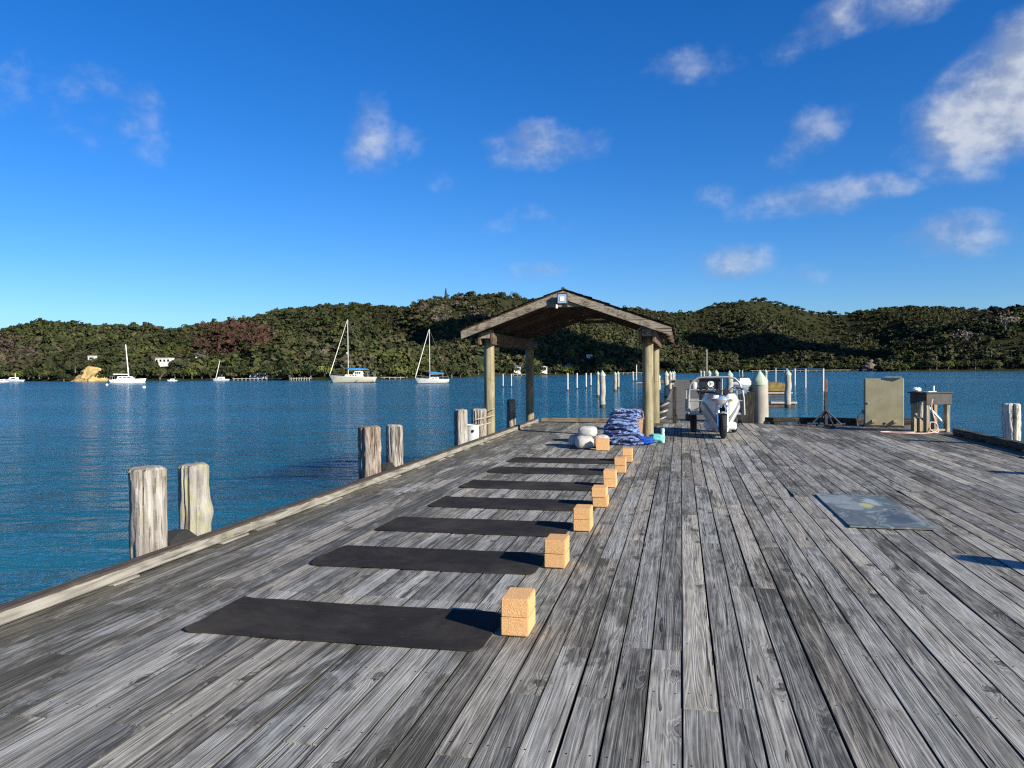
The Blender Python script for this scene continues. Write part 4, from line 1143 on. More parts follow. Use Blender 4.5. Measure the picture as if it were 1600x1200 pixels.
# ------------------------------------------------------------------ walkway to the moorings
WX0, WX1, WY1 = -0.61, 1.20, 91.0
mb = MB(); mb.box((WX0+0.05, 20.46, -0.30), (WX0+0.15, WY1, -0.052)); mb.box((WX1-0.15, 20.46, -0.30), (WX1-0.05, WY1, -0.052))
walk = tag(mb.build('walkway', WALK), kind='structure')
wr = random.Random(2); mb = MB(); y = 20.44
while y < WY1:
    z = 0.012 if 30.0 < y < 30.45 else wr.gauss(-0.004, 0.0025)
    mb.box((WX0+wr.gauss(0, .008), y, -0.045+z), (WX1+wr.gauss(0, .008), y+0.142, z)); y += 0.15
tag(mb.build('cross_planks', WALK, walk), kind='stuff')
for x in (WX0+0.05, WX1-0.05):
    for k in range(7):
        mb = MB(); mb.box((x-0.045, 21.0+k*10.0, 0.03), (x+0.045, 30.9+k*10.0, 0.10), 0.01); mb.build('edge_rail', WALK, walk)
mb = MB(); mb.box((-2.4, WY1, -0.3), (3.0, WY1+3, -0.002), 0.02); mb.build('end_platform', KERBX, walk)
root = empty('gate_post', (-0.165, 20.22, 0.0), 0, 'square grey timber post standing at the start of the walkway', 'post')
m_ = MB(); m_.box((-0.05, -0.05, 0.002), (0.05, 0.05, 0.93), 0.008); m_.build('post', DARKP, root)
m_ = MB(); m_.box((-0.055, -0.055, 0.93), (0.055, 0.055, 0.955), 0.005); m_.build('cap', WALK, root)
for s_ in (-1, 1):
    m_ = MB(); m_.tube([(s_*0.05, -0.056, 0.22), (s_*0.13, -0.058, 0.012)], 0.009, 6); m_.build('brace', KERB, root)

# coiled hose rack left of the walkway
root = empty('rope_coil_stack', (-0.52, 20.85, -0.27), 0, 'stack of black rope coils with pale flecks on the near end of the walkway', 'rope')
for k in range(8):
    m_ = MB(); r_ = 0.165-0.003*k; zc = 0.33+0.062*k; cx, cy = wr.gauss(0.02*(k-3), 0.012), wr.gauss(0, 0.015); ti = wr.gauss(0.34, 0.08)
    m_.tube([(cx+r_*math.cos(a*0.2618), cy+r_*math.sin(a*0.2618), zc+ti*r_*math.cos(a*0.2618)) for a in range(25)], 0.030, 7, False); m_.build('coil', RUBBER if k % 3 else GALV, root)

# ------------------------------------------------------------------ piles with pale caps in the moorings
def marina_pile(px, topy, wy, dia, label, cap=True, mat=None, Y=None, base=None, lamp=False):
    mat = mat or MARINA
    if Y is None: p = P(px, wy, WATER); p.z = 0
    else: p = Q(px, wy, Y); p.z = 0
    top = Q(px, topy, p.y).z; r_ = dia/2
    root = empty('capped_pile' if cap else 'marker_pole', p, 0, label, 'pile', 'piles standing in the moorings')
    m_ = MB(); zt = top-dia*0.70 if cap else top
    sw = random.Random(int(px*7)); zs = [WATER-1.0, WATER+0.25]+[WATER+0.25+(zt-WATER-0.25)*k/5 for k in range(1, 6)]
    dx = [0, 0]+[sw.gauss(0, r_*0.10) for _ in range(5)]
    m_.tube([(dx[k], 0, z) for k, z in enumerate(zs)][1:], r_, 18); m_.build('shaft', mat, root)
    m_ = MB(); m_.lathe([(r_*1.03, WATER-1.0), (r_*1.05, WATER+0.12), (r_*1.01, WATER+0.24)], 18); m_.build('weedy_foot', WEED, root)
    if cap:
        m_ = MB(); m_.lathe([(r_*1.08, zt-dia*0.30), (r_*1.10, zt-dia*0.02), (r_*1.06, zt+dia*0.02), (r_*0.60, zt+dia*0.32), (r_*0.16, zt+dia*0.62), (r_*0.07, top), (0, top+0.005)], 18); m_.build('cap', CAP, root)
    if lamp:
        m_ = MB(); m_.lathe([(0.12, top), (0.16, top+0.1), (0.16, top+0.35), (0.0, top+0.5)], 10); m_.build('lamp_head', WHITE, root)
    return root


for a in [
    (786, 584, 605.5, 0.20, 'left of two short poles in the water right of the front left shelter post', False, WHITEP),
    (799, 584, 605.5, 0.20, 'right of two short poles in the water right of the front left shelter post', False, WHITEP),
    (887, 583, 611.5, 0.24, 'leftmost of four slim white poles seen through the shelter', False, WHITEP),
    (901.5, 583, 608.5, 0.24, 'second from the left of four slim white poles seen through the shelter', False, WHITEP),
    (915.8, 583, 607, 0.24, 'third from the left of four slim white poles seen through the shelter', False, WHITEP),
    (923.3, 583, 604, 0.26, 'fourth from the left of four slim white poles, a purplish collar at the water', False, WHITEP),
    (934.5, 580, 621, 0.34, 'slimmer capped pile just left of the big pile behind the blankets', True),
    (941.5, 578.5, 637, 0.46, 'big pale capped pile in the water directly above the blanket pile', True),
    (961.3, 580.5, 611.5, 0.42, 'left of two capped piles midway between blankets and right shelter pole', True),
    (965.8, 580, 607, 0.40, 'right of two capped piles midway between blankets and right shelter pole', True),
    (989, 580, 596, 0.45, 'capped pile at the end of the small pontoon, left of the lamp pole', True),
    (1027.5, 582, 628, 0.50, 'big pale capped pile just right of the shelter poles', True),
    (1041.3, 579.5, 622, 0.50, 'nearest capped pile of the file along the walkway', True),
    (1047.2, 579.5, 611, 0.46, 'second capped pile of the file along the walkway', True),
    (1051, 580, 604, 0.42, 'third, orange-tinted capped pile of the file along the walkway', True),
    (1053.6, 579.5, 600, 0.42, 'farthest capped pile of the file along the walkway', True),
    (1095, 578.5, 600, 0.40, 'left of two white capped poles above the left of the three-wheeler', True),
    (1100, 579, 600, 0.40, 'right of two white capped poles above the left of the three-wheeler', True),
    (1108, 578, 608, 0.55, 'capped pile peeking over the left of the black box', True),
    (1119, 577.5, 610, 0.6, 'capped pile peeking over the middle of the black box', True),
    (1140, 578.5, 615, 0.75, 'stout capped pile right behind the three-wheeler frame', True),
    (1155.5, 577.5, 590, 0.40, 'left of two white piles beyond the motor boat', True),
    (1160, 578, 590, 0.40, 'right of two white piles beyond the motor boat', True),
    (1196.5, 577, 607, 0.42, 'slim white capped pile just right of the big capped pile', True),
    (1231, 577, 637, 0.47, 'weathered capped pile at the outer end of the mossy pontoon', True),
]: marina_pile(*a)
marina_pile(994.5, 570, 596, 0.26, 'white lamp pole on the small pontoon left of the right shelter pole', False, WHITEP)
marina_pile(1104.5, 546, 588, 0.28, 'tall thin bare white mast pole above the three-wheeler', False, WHITEP)
o = marina_pile(1187, 578, 660, 0.385, 'big concrete pile with a pale green cone cap against the wharf edge', True, None, 20.75)
o = pile('wharf_pile', -0.82, 20.62, 0.30, 1.28, 'dark round pile just left of the front right shelter pole', PILEB, 21, GP, rough=0.4)
# dark fender piles by the three-wheeler
for k, (x, y) in enumerate(((1.40, 20.62), (1.58, 20.60), (1.74, 20.66))):
    m_ = MB(); m_.box((-0.085, -0.08, -2.5), (0.085, 0.08, 0.72+0.03*k), 0.012); o = m_.build('fender_post', DARKP); o.location = (x, y, 0); o.rotation_euler = (0, 0.02*(k-1), 0)
    tag(o, ['left', 'middle', 'right'][k]+' dark square fender post between the three-wheeler and the capped pile', 'post', 'square fender posts at the wharf end')

# pontoons
def pontoon(c, w, l, label, moss=False, rz=0.0):
    root = empty('floating_pontoon', (c[0], c[1], WATER), rz, label, 'pontoon')
    m_ = MB(); m_.box((-w/2, -l/2, -0.3), (w/2, l/2, 0.30), 0.03); m_.build('float', JOIST if not moss else BEAM, root)
    m_ = MB(); m_.box((-w/2-0.05, -l/2-0.05, 0.305), (w/2+0.05, l/2+0.05, 0.40), 0.01); m_.build('deck_boards', KERB, root)
    m_ = MB(); m_.box((-w/2-0.08, -l/2-0.10, 0.26), (w/2+0.08, -l/2-0.055, 0.41), 0.01); m_.build('edge_board', WHITEP, root)
    return root


p = P(1018, 601, WATER); pontoon((p.x, p.y+1), 5.0, 1.6, 'small floating pontoon with pale edge behind the right shelter pole')
p = P(1200, 636, WATER); pontoon((p.x+0.2, p.y+0.8), 3.6, 1.5, 'near finger pontoon with pale edge right of the big capped pile', True)
p = P(1200, 619, WATER); pontoon((p.x+0.2, p.y+0.8), 4.3, 1.5, 'farther mossy brown pontoon right of the big capped pile', True)
V, F = blob((0, 0, 0.38), 2.0, 0.75, 0.62, 0.7, 0.6, 0.18, 3.0, 5); m_ = MB(); m_.add(V, F, True)
o = m_.build('covered_dinghy', plain('olive_tarpaulin', (0.19, 0.13, 0.035), 0.9, var=0.5, scale=1.6)); o.location = (p.x+0.2, p.y+0.8, WATER+0.41); tag(o, 'upturned dinghy under a mottled brown and yellow cover on the mossy pontoon', 'dinghy')

# ------------------------------------------------------------------ boats
def loft_hull(L, beam, fb, draft=0.35, bow_over=0.10, sheer=0.25, transom=0.75, n=13, xr=False):
    """hull from bow (x=-L/2) to stern; returns verts, faces and the deck edge"""
    V, F = [], []; m = 7
    for i in range(n):
        t = i/(n-1); x = -L/2+L*t
        hb = beam/2*min(1, (math.sin(min(t*1.35, 1)*math.pi/2))**0.75)*(1-(1-transom)*max(0, (t-0.6)/0.4)**2)
        zd = fb*(1+sheer*(1-t)**2*1.6)
        keel = -draft*math.sin(math.pi*min(1, t*1.05+0.02))**0.6
        for k in range(m):
            s = k/(m-1); zz = keel+(zd-keel)*s; bb = hb*(s**0.45 if k else 0.0)
            xx = x + L*bow_over*(1-s)*max(0, 1-t*3.0) - L*0.04*(1-s)*max(0, (t-0.85)/0.15)
            V.append((xx, -bb, zz))
    off = len(V)
    V += [(x, -y, z) for x, y, z in V]
    for i in range(n-1):
        for k in range(m-1):
            a, b_, c, d = i*m+k, (i+1)*m+k, (i+1)*m+k+1, i*m+k+1
            F += [(a, b_, c, d), (a+off, d+off, c+off, b_+off)]
        F.append((i*m+m-1, (i+1)*m+m-1, (i+1)*m+m-1+off, i*m+m-1+off))
    F.append(tuple([(n-1)*m+k for k in range(m)]+[(n-1)*m+k+off for k in reversed(range(m))]))
    return V, F


def cabin(m_, x0, x1, hw, z0, z1, rake=0.25, taper=0.8):
    V = [(x0, -hw, z0), (x1, -hw, z0), (x1, hw, z0), (x0, hw, z0), (x0+rake, -hw*taper, z1), (x1-rake*0.3, -hw*taper, z1), (x1-rake*0.3, hw*taper, z1), (x0+rake, hw*taper, z1)]
    m_.add(V, [(0, 1, 5, 4), (1, 2, 6, 5), (2, 3, 7, 6), (3, 0, 4, 7), (4, 5, 6, 7)])


def yacht(cx, wy, L, mast_x, mast_h, label, hullmat, boom_l, kind, rz=0.0, mirror=False):
    p = P(cx, wy, WATER)
    root = empty('sailing_yacht', (p.x, p.y, WATER), YAW+rz+(math.pi if mirror else 0), label, 'yacht')
    V, F = loft_hull(L, L*0.30, L*0.12); m_ = MB(); m_.add(V, F, True); h = m_.build('hull', hullmat, root, 35)
    m_ = MB(); V, F = loft_hull(L*0.985, L*0.292, 0.10, 0.3, 0.1, 0.0); m_.add([(x+L*0.02, y*1.012, z-0.02) for x, y, z in V], F, True); m_.build('boot_stripe', BLACKP, h, 35)
    fb = L*0.12
    ch = empty('coachroof', (0, 0, 0)); ch.parent = root
    if kind == 'cruiser':
        m_ = MB(); cabin(m_, -L*0.16, L*0.22, L*0.10, fb, fb+0.62, 0.3, 0.85); m_.build('cabin_side', hullmat, ch)
        m_ = MB(); cabin(m_, L*0.02, L*0.22, L*0.095, fb+0.62, fb+1.45, 0.55, 0.9); m_.build('wheelhouse', WHITE, ch)
        for q in range(3):
            x = L*(0.085+0.045*q); m_ = MB(); m_.box((x-0.19, -L*0.0975-0.012, fb+0.82), (x+0.17, -L*0.085, fb+1.25)); m_.build('window', DARKW, ch)
        for q in range(3):
            x = L*(-0.02+0.055*q); m_ = MB(); m_.box((x-0.17, -L*0.10-0.008, fb+0.28), (x+0.17, -L*0.088, fb+0.47)); m_.build('window', DARKW, ch)
        m_ = MB()
        for s_ in (-1, 1):
            m_.tube([(L*0.33, s_*L*0.09, fb), (L*0.33, s_*L*0.09, fb+1.5), (L*0.47, s_*L*0.08, fb+1.5), (L*0.47, s_*L*0.08, fb)], 0.03, 6)
        m_.tube([(L*0.33, -L*0.09, fb+1.5), (L*0.33, L*0.09, fb+1.5)], 0.03, 6); m_.tube([(L*0.47, -L*0.08, fb+1.5), (L*0.47, L*0.08, fb+1.5)], 0.03, 6)
        m_.build('stern_arch', GALV, root)
        m_ = MB(); m_.box((L*0.34, -L*0.085, fb+1.52), (L*0.46, L*0.085, fb+1.57)); m_.build('solar_panel', DARKW, root)
        m_ = MB(); m_.lathe([(0.0, -0.14), (0.22, -0.12), (0.22, 0.10), (0.0, 0.16)], 12, (mast_x-0.28, 0, mast_h*0.47)); m_.build('radar_dome', WHITE, root)
    else:
        m_ = MB(); cabin(m_, -L*0.12, L*0.20, L*0.10, fb, fb+0.45, 0.5, 0.85); m_.build('cabin_side', hullmat, ch)
        for q in range(2):
            x = L*(0.03+0.085*q); m_ = MB(); m_.box((x-0.22, -L*0.10-0.004, fb+0.17), (x+0.22, -L*0.088, fb+0.33)); m_.build('window', DARKW, ch)
    m_ = MB(); m_.tube([(mast_x, 0, fb*0.6), (mast_x, 0, mast_h)], [0.085, 0.075], 10); ms = m_.build('mast', SPAR, root)
    for f_ in (0.45, 0.72):
        m_ = MB(); m_.tube([(mast_x, -L*0.075, mast_h*f_), (mast_x, L*0.075, mast_h*f_)], 0.03, 6); m_.build('spreader', SPAR, ms)
    zb = fb+1.15 if kind != 'cruiser' else fb+1.78
    m_ = MB(); m_.tube([(mast_x, 0, zb), (mast_x+boom_l, 0, zb+0.05)], 0.07, 8); m_.build('boom', SPAR, root)
    m_ = MB(); cs = 12; pts = [(mast_x-0.14, 0, zb+0.30), (mast_x+0.1, 0, zb+0.32), (mast_x+boom_l*0.4, 0, zb+0.24), (mast_x+boom_l*0.98, 0, zb+0.12)]
    m_.tube(pts, [0.22, 0.27, 0.22, 0.13], 10); m_.build('sail_cover', BLUEC, root)
    bow = (-L*0.49, 0, fb*1.36)
    m_ = MB(); m_.tube([(bow[0], 0, bow[2]), (bow[0]+(mast_x-bow[0])*0.06, 0, bow[2]+0.8), (mast_x-0.1, 0, mast_h*0.99)], [0.05, 0.105, 0.05], 8); m_.build('furled_jib', CREAM, root)
    m_ = MB(); m_.tube([(L*0.48, 0, fb), (mast_x, 0, mast_h)], 0.018, 5)
    for s_ in (-1, 1):
        m_.tube([(mast_x+0.15, s_*L*0.14, fb), (mast_x, s_*L*0.073, mast_h*0.45), (mast_x, s_*L*0.073, mast_h*0.72), (mast_x, 0, mast_h*0.98)], 0.014, 5)
    tag(m_.build('rigging', WIRE, root), kind='stuff')
    m_ = MB()
    for s_ in (-1, 1):
        zt = fb+0.62; m_.tube([(-L*0.47, s_*0.25, zt+0.25), (-L*0.2, s_*L*0.125, zt+0.06), (L*0.15, s_*L*0.146, zt), (L*0.47, s_*L*0.11, zt)], 0.014, 5)
        for q in range(7):
            x = -L*0.44+q*L*0.15; m_.tube([(x, s_*L*(0.05+0.10*math.sin(math.pi*min(1, (q+0.3)/5))), fb), (x, s_*L*(0.05+0.10*math.sin(math.pi*min(1, (q+0.3)/5))), zt+0.1)], 0.014, 5)
    tag(m_.build('guard_rail', GALV, root), kind='stuff')
    return root


yacht(551, 598, 11.6, -1.05, 15.6, 'larger cream hulled yacht with wheelhouse and blue sail cover', CREAM, 5.0, 'cruiser')
yacht(675.5, 599, 7.7, -0.55, 12.1, 'smaller white sloop with blue sail cover moored left of the shelter', WHITE, 3.2, 'sloop', 0.05)
# catamaran
p = P(200, 598, WATER); root = empty('catamaran', (p.x, p.y, WATER), YAW+math.pi+0.25, 'white catamaran with a tall white mast moored off the clay slip', 'catamaran')
L = 9.0
for s_ in (-1, 1):
    V, F = loft_hull(L, 1.3, 0.95, 0.3, 0.05, 0.15); m_ = MB(); m_.add([(x, y+s_*1.9, z) for x, y, z in V], F, True); m_.build('hull', WHITE, root, 35)
m_ = MB(); cabin(m_, -L*0.28, L*0.42, 1.9, 0.72, 0.98, 0.3, 0.95); m_.build('bridge_deck', WHITE, root)
m_ = MB(); cabin(m_, -L*0.20, L*0.30, 1.5, 0.98, 1.85, 0.9, 0.8); m_.build('cabin', WHITE, root)
for q in range(3):
    m_ = MB(); m_.box((-0.9+q*1.1, 1.30, 1.30), (-0.1+q*1.1, 1.40, 1.62)); m_.build('window', DARKW, root)
m_ = MB(); m_.tube([(-0.2, 0, 1.7), (0.45, 0, 11.0)], [0.17, 0.13], 10); m_.build('mast', WHITE, root)
m_ = MB(); m_.tube([(-0.1, 0, 2.4), (3.9, 0, 2.5)], 0.14, 8); m_.build('boom', WHITE, root)
m_ = MB(); m_.box((3.7, -1.4, 0.9), (3.8, -1.3, 1.9)); m_.box((3.7, 1.3, 0.9), (3.8, 1.4, 1.9)); m_.box((3.3, -1.5, 1.9), (4.4, 1.5, 1.97)); m_.build('stern_arch', GALV, root)


def launch(cx, wy, L, label, rz=0.0, mast=None, mat=None, par=None):
    p = P(cx, wy, WATER); mat = mat or WHITE
    root = empty('motor_launch', (p.x, p.y, WATER), YAW+rz, label, 'boat', 'small boats along the far shore')
    V, F = loft_hull(L, L*0.34, L*0.12, 0.2); m_ = MB(); m_.add(V, F, True); m_.build('hull', mat, root, 35)
    m_ = MB(); cabin(m_, -L*0.2, L*0.22, L*0.12, L*0.12, L*0.12+L*0.13, L*0.07, 0.85); m_.build('cabin', WHITE, root)
    m_ = MB(); m_.box((-L*0.05, -L*0.121, L*0.15), (L*0.14, -L*0.10, L*0.21)); m_.build('window', DARKW, root)
    if mast: m_ = MB(); m_.tube([(mast[0], 0, L*0.1), (mast[1], 0, mast[2])], 0.09, 8); m_.build('mast', CREAM, root)
    return root


launch(21, 597, 6.5, 'small white boat at the left edge of the picture under the bush', 0.1, (0.6, 0.6, 3.0))
launch(3, 597.5, 4.0, 'part of a small white boat cut by the left edge', 0.3)
launch(269, 595.6, 3.2, 'small white launch below the white house on the far shore', 0.2)
launch(345, 595.4, 5.2, 'small white boat with a leaning mast near the far shore', 0.1, (-1.6, -0.2, 6.4))
launch(1163, 602, 4.8, 'white motor boat tied up behind the three-wheeler', math.pi+0.12)
p = P(1180, 604, WATER); root = empty('outboard_motor', (p.x, p.y, WATER+0.6), 0, 'black outboard motor at the stern of the white motor boat', 'outboard')
m_ = MB(); m_.box((-0.2, -0.25, 0.25), (0.25, 0.25, 0.95), 0.09); m_.build('cowling', BLACKP, root); m_ = MB(); m_.box((-0.08, -0.1, -0.9), (0.1, 0.1, 0.26), 0.02); m_.build('leg', BLACKP, root)
for k, (x, y, lab) in enumerate(((167, 602, 'small white mooring buoy left of the catamaran'), (225, 606, 'white mooring buoy in the open water right of the catamaran'), (722, 587, 'tiny white buoy off the shore left of the shelter'), (873, 586, 'tiny white buoy seen through the shelter'))):
    p = P(x, y, WATER); V, F = blob((0, 0, 0.12), 0.32, 0.32, 0.27, 1, 1, 0, 1, 1, 14, 10, False); m_ = MB(); m_.add(V, F, True); o = m_.build('mooring_buoy', WHITE); o.location = (p.x, p.y, WATER); tag(o, lab, 'buoy', 'mooring buoys')

# ------------------------------------------------------------------ jetties and houses on the far shore
def far_at(px, py, d):
    sl_ = slope_at(px, py); x, y = world_xy(px, d); return Vector((x, y, CAMH+d*sl_))


def jetty(px0, px1, d, label, hz=1.7, rail=False, posts=6, dd=0.0):
    a, b_ = world_xy(px0, d), world_xy(px1, d+dd); ln = math.hypot(b_[0]-a[0], b_[1]-a[1]); rz = math.atan2(b_[1]-a[1], b_[0]-a[0])
    root = empty('shore_jetty', (a[0], a[1], WATER), rz, label, 'jetty')
    m_ = MB(); m_.box((0, -0.8, hz-0.18), (ln, 0.8, hz)); m_.build('deck', MARINA, root)
    for k in range(posts):
        x = ln*(k+0.3)/posts; m_ = MB(); m_.tube([(x, -0.75, -1), (x, -0.75, hz+(1.0 if rail else 0.15))], 0.12, 8); m_.build('pile', MARINA, root)
    if rail: m_ = MB(); m_.box((0, -0.8, hz+0.9), (ln, -0.7, hz+1.02)); m_.build('handrail', WHITEP, root)
    return root


jetty(365, 440, 256, 'low white jetty with posts on the shore right of the leaning mast', 0.7, False, 12)
jetty(455, 487, 243, 'white low jetty on the shore left of the larger yacht', 0.8, False, 8)
jetty(590, 632, 255, 'pale low jetty just right of the larger yacht', 0.7, False, 5)
jetty(800, 832, 338, 'pale jetty below the white house seen through the shelter', 0.9, False, 5)
jetty(965, 1020, 388, 'long low pale jetty behind the right shelter pole', 0.8, False, 8)
jetty(1172, 1345, 470, 'long white jetty on the far shore right of the big capped pile', 1.1, False, 14)
# white post and rail line standing in the water on the right
A = P(1212, 596, WATER); B = P(1290, 612, WATER)
root = empty('rail_jetty', (A.x, A.y, WATER), math.atan2(B.y-A.y, B.x-A.x), 'white posts with a thin top rail standing in the water left of the steel stand', 'jetty')
ln = math.hypot(B.x-A.x, B.y-A.y); zt = 2.85
for k, f_ in enumerate((0.0, 0.33, 0.52, 0.72, 0.97)):
    m_ = MB(); m_.tube([(ln*f_, 0, -1), (ln*f_+0.03*(-1)**k, 0, 1.0), (ln*f_, 0, zt)], 0.13, 10); m_.build('post', WHITEP, root)
m_ = MB(); m_.tube([(0, 0, zt-0.06), (ln*0.98, 0, zt-0.06)], 0.06, 6); m_.build('top_rail', WHITEP, root)
p = P(475, 594, WATER); root = empty('leaning_pole', (p.x, p.y, WATER), YAW, 'pale boom pole slanting up at the jetty left of the larger yacht', 'pole')
m_ = MB(); m_.tube([(-0.9, 0, 0.4), (6.0, 0, 4.4)], 0.13, 8); m_.build('boom', CREAM, root); m_ = MB(); m_.box((-0.2, -0.5, -0.5), (0.9, 0.5, 0.9), 0.05); m_.build('float', WHITE, root)


def house(px, py, d, w, h, dep, label, roof=None, wall=None, win=3, style='gable', rz=0.0):
    d = HOUSES[px]; p = far_at(px, py, d); p.z += 0.9 if px < 400 else 0.0; roof = roof or ROOFG; wall = wall or HOUSEW
    root = empty('shore_house', p, YAW+rz, label, 'house', 'houses on the far shore')
    m_ = MB(); m_.box((-w/2, -dep/2, -1.4), (w/2, dep/2, h)); m_.build('wall', wall, root)
    m_ = MB()
    if style == 'gable':
        rh = w*0.22; m_.prism([(-w/2-0.4, h-0.05), (w/2+0.4, h-0.05), (0, h+rh)], -dep/2-0.4, dep/2+0.4, XZ())
    elif style == 'shed':
        m_.prism([(-w/2-0.5, h+w*0.30), (-w/2-0.5, h+w*0.30+0.25), (w/2+0.9, h+0.1), (w/2+0.9, h-0.15)][::-1], -dep/2-0.5, dep/2+0.5, XZ())
        m_.box((-w/2, -dep/2+0.1, h), (-w/2+w*0.15, dep/2, h+w*0.24))
    else: m_.box((-w/2-0.15, -dep/2-0.15, h+0.003), (w/2+0.15, dep/2+0.15, h+0.22))
    m_.build('roof', roof, root)
    for k in range(win):
        x = -w/2+w*(k+0.5)/win; ww = w/win*0.32
        m_ = MB(); m_.box((x-ww, -dep/2-0.06, h*0.35), (x+ww, -dep/2+0.02, h*0.85)); f_ = m_.build('window', HOUSEW, root)
        m_ = MB(); m_.box((x-ww+0.1, -dep/2-0.08, h*0.35+0.1), (x+ww-0.1, -dep/2-0.055, h*0.85-0.1)); m_.build('pane', DARKW, f_)
    return root


house(147, 568, 296, 2.9, 1.9, 3, 'tiny white cottage above the clay slip', HOUSEW, None, 1, 'flat')
house(258, 572, 285, 6.1, 2.2, 4, 'white flat-roofed house on the left hillside', HOUSEW, None, 4, 'flat')
house(288, 567, 305, 4.6, 1.2, 3, 'low grey-roofed building between the white house and the large grey roof', ROOFG, ROOFG, 2, 'flat')
house(317, 567, 296, 5.6, 2.0, 4, 'house with a large sloping grey roof and a white window band', ROOFG, None, 4, 'shed')
house(586, 551, 296, 2.2, 1.6, 3, 'small grey-white cottage among trees above the larger yacht', ROOFG, None, 1)
house(734, 581, 330, 2.6, 2.2, 3, 'dark little boat shed left of the front left shelter post', ROOFB, KHAKID, 1)
house(807, 581, 362, 4.0, 2.4, 4, 'white boathouse seen between the left shelter poles', ROOFG, None, 2)
house(849, 581, 378, 3.6, 2.2, 4, 'white gabled cottage just right of the back left shelter pole', HOUSEW, None, 2)
house(889, 579, 388, 4.4, 2.6, 4, 'dark house with white trim seen through the middle of the shelter', ROOFG, KHAKID, 2)
house(921, 559, 430, 3.2, 1.4, 3, 'small pale roof high among trees seen through the shelter', HOUSEW, None, 1, 'flat')
house(405, 592, 262, 5.6, 2.0, 3, 'white boat shed with dark openings on the jetty below the russet trees', ROOFG, None, 3, 'flat')
p = P(922, 584, WATER); V, F = blob((0, 0, 0.7), 1.1, 0.8, 0.8, 0.8, 0.8, 0.05, 2, 3, 16, 10); m_ = MB(); m_.add(V, F, True); o = m_.build('yellow_tent', YELLOW); o.location = (p.x, p.y, WATER+0.5); tag(o, 'small bright yellow cover on the far shore seen through the shelter', 'cover')

# bare clay slip and rocks
def crag(name, px0, px1, pytop, d, thick, mat, label, cat, seed, prof):
    nx, nz = 36, 22; V, F = [], []; c = world_xy((px0+px1)/2, d); top = d*slope_at((px0+px1)/2, pytop)+CAMH-WATER
    wd = (px1-px0)/FPX*d
    for i in range(nx+1):
        u = i/nx
        for k in range(nz+1):
            w = k/nz; hgt = top*np.interp(u, prof[0], prof[1]); z = hgt*w-0.3
            y = thick*w*0.9+1.9*mnoise.fractal(Vector((u*wd*0.35+seed, z*0.5, seed)), 1.0, 2.0, 5)*(1-0.3*w)+1.5*abs(u-0.5)*2
            V.append(((u-0.5)*wd, y, z))
    for i in range(nx):
        for k in range(nz): F.append((i*(nz+1)+k, (i+1)*(nz+1)+k, (i+1)*(nz+1)+k+1, i*(nz+1)+k+1))
    b0 = len(V); V += [((i/nx-0.5)*wd, thick*1.6+4, -0.3) for i in range(nx+1)]
    for i in range(nx): F.append((i*(nz+1)+nz, (i+1)*(nz+1)+nz, b0+i+1, b0+i))
    m_ = MB(); m_.add(V, F, True); o = m_.build(name, mat, None, 60); o.location = (c[0], c[1], WATER); o.rotation_euler = (0, 0, YAW-math.atan(((px0+px1)/2-800)/FPX)*0.0)
    return tag(o, label, cat)


crag('clay_slip', 96, 160, 570, 264, 7, CLAY, 'bare yellow clay slip on the shore left of the catamaran', 'cliff', 3, ([0, .10, .25, .40, .55, .68, .80, .90, 1], [.10, .30, .72, 1.0, .93, .86, .66, .30, .06]))
crag('rock_face', 1352, 1382, 560, 472, 5, ROCK, 'pale brown rock face at the water left of the right headland', 'cliff', 9, ([0, .3, .5, .7, 1], [.2, .8, 1, .8, .2]))

# ------------------------------------------------------------------ single trees along the shore and on the skyline
def quads_mesh(name, c, a, b_, mat):
    q = np.stack([c-a-b_, c+a-b_*0.7, c+a*0.8+b_, c-a*0.7+b_], 1).reshape(-1, 3); n = len(c)
    me = bpy.data.meshes.new(name); me.from_pydata(q.tolist(), [], np.arange(n*4).reshape(n, 4).tolist()); me.update(); me.materials.append(mat)
    return me


def tree_proto(seed, mat, flat, nq, trunk_h, lumps, conif=False, sparse=False):
    """unit tree: crown about 1 m in radius above a trunk of trunk_h"""
    r_ = np.random.default_rng(seed)
    if conif:
        h = r_.uniform(0, 1, nq)**0.8; th = r_.uniform(0, 6.28, nq); rr = (1-h)*0.55*r_.uniform(0.55, 1.05, nq)+0.03
        c = np.stack([rr*np.cos(th), rr*np.sin(th), h*2.6], 1); n = np.stack([np.cos(th), np.sin(th), np.full(nq, 0.4)], 1)+r_.normal(size=(nq, 3))*0.4
        n /= np.linalg.norm(n, axis=1)[:, None]; a = np.cross(n, r_.normal(size=(nq, 3))); a /= np.linalg.norm(a, axis=1)[:, None]; b_ = np.cross(n, a); s = r_.uniform(0.06, 0.12, nq)[:, None]
        a, b_ = a*s, b_*s
    else: c, a, b_ = crown_quads(nq, seed, flat, lumps)
    if sparse: a, b_ = a*0.72, b_*0.72
    c = c+np.array([0, 0, trunk_h])
    me = quads_mesh('crown', c, a, b_, mat)
    m_ = MB(); m_.tube([(0, 0, -0.4), (0.03, 0.02, trunk_h*0.5), (0, 0, trunk_h+0.35)], [0.10, 0.075, 0.045], 7)
    rr = random.Random(seed)
    for k in range(5 if not conif else 0):
        an = k*1.26+rr.uniform(-.3, .3); q = rr.uniform(0.45, 0.8)
        m_.tube([(0, 0, trunk_h*rr.uniform(0.5, 0.95)), (q*0.5*math.cos(an), q*0.5*math.sin(an), trunk_h+0.25*flat), (q*math.cos(an), q*math.sin(an), trunk_h+0.6*flat)], [0.04, 0.028, 0.012], 5)
    if conif: m_.tube([(0, 0, trunk_h), (0, 0, trunk_h+2.5)], [0.05, 0.01], 5)
    t = m_.build('trunk', BARK); tm = t.data; bpy.data.objects.remove(t)
    return me, tm


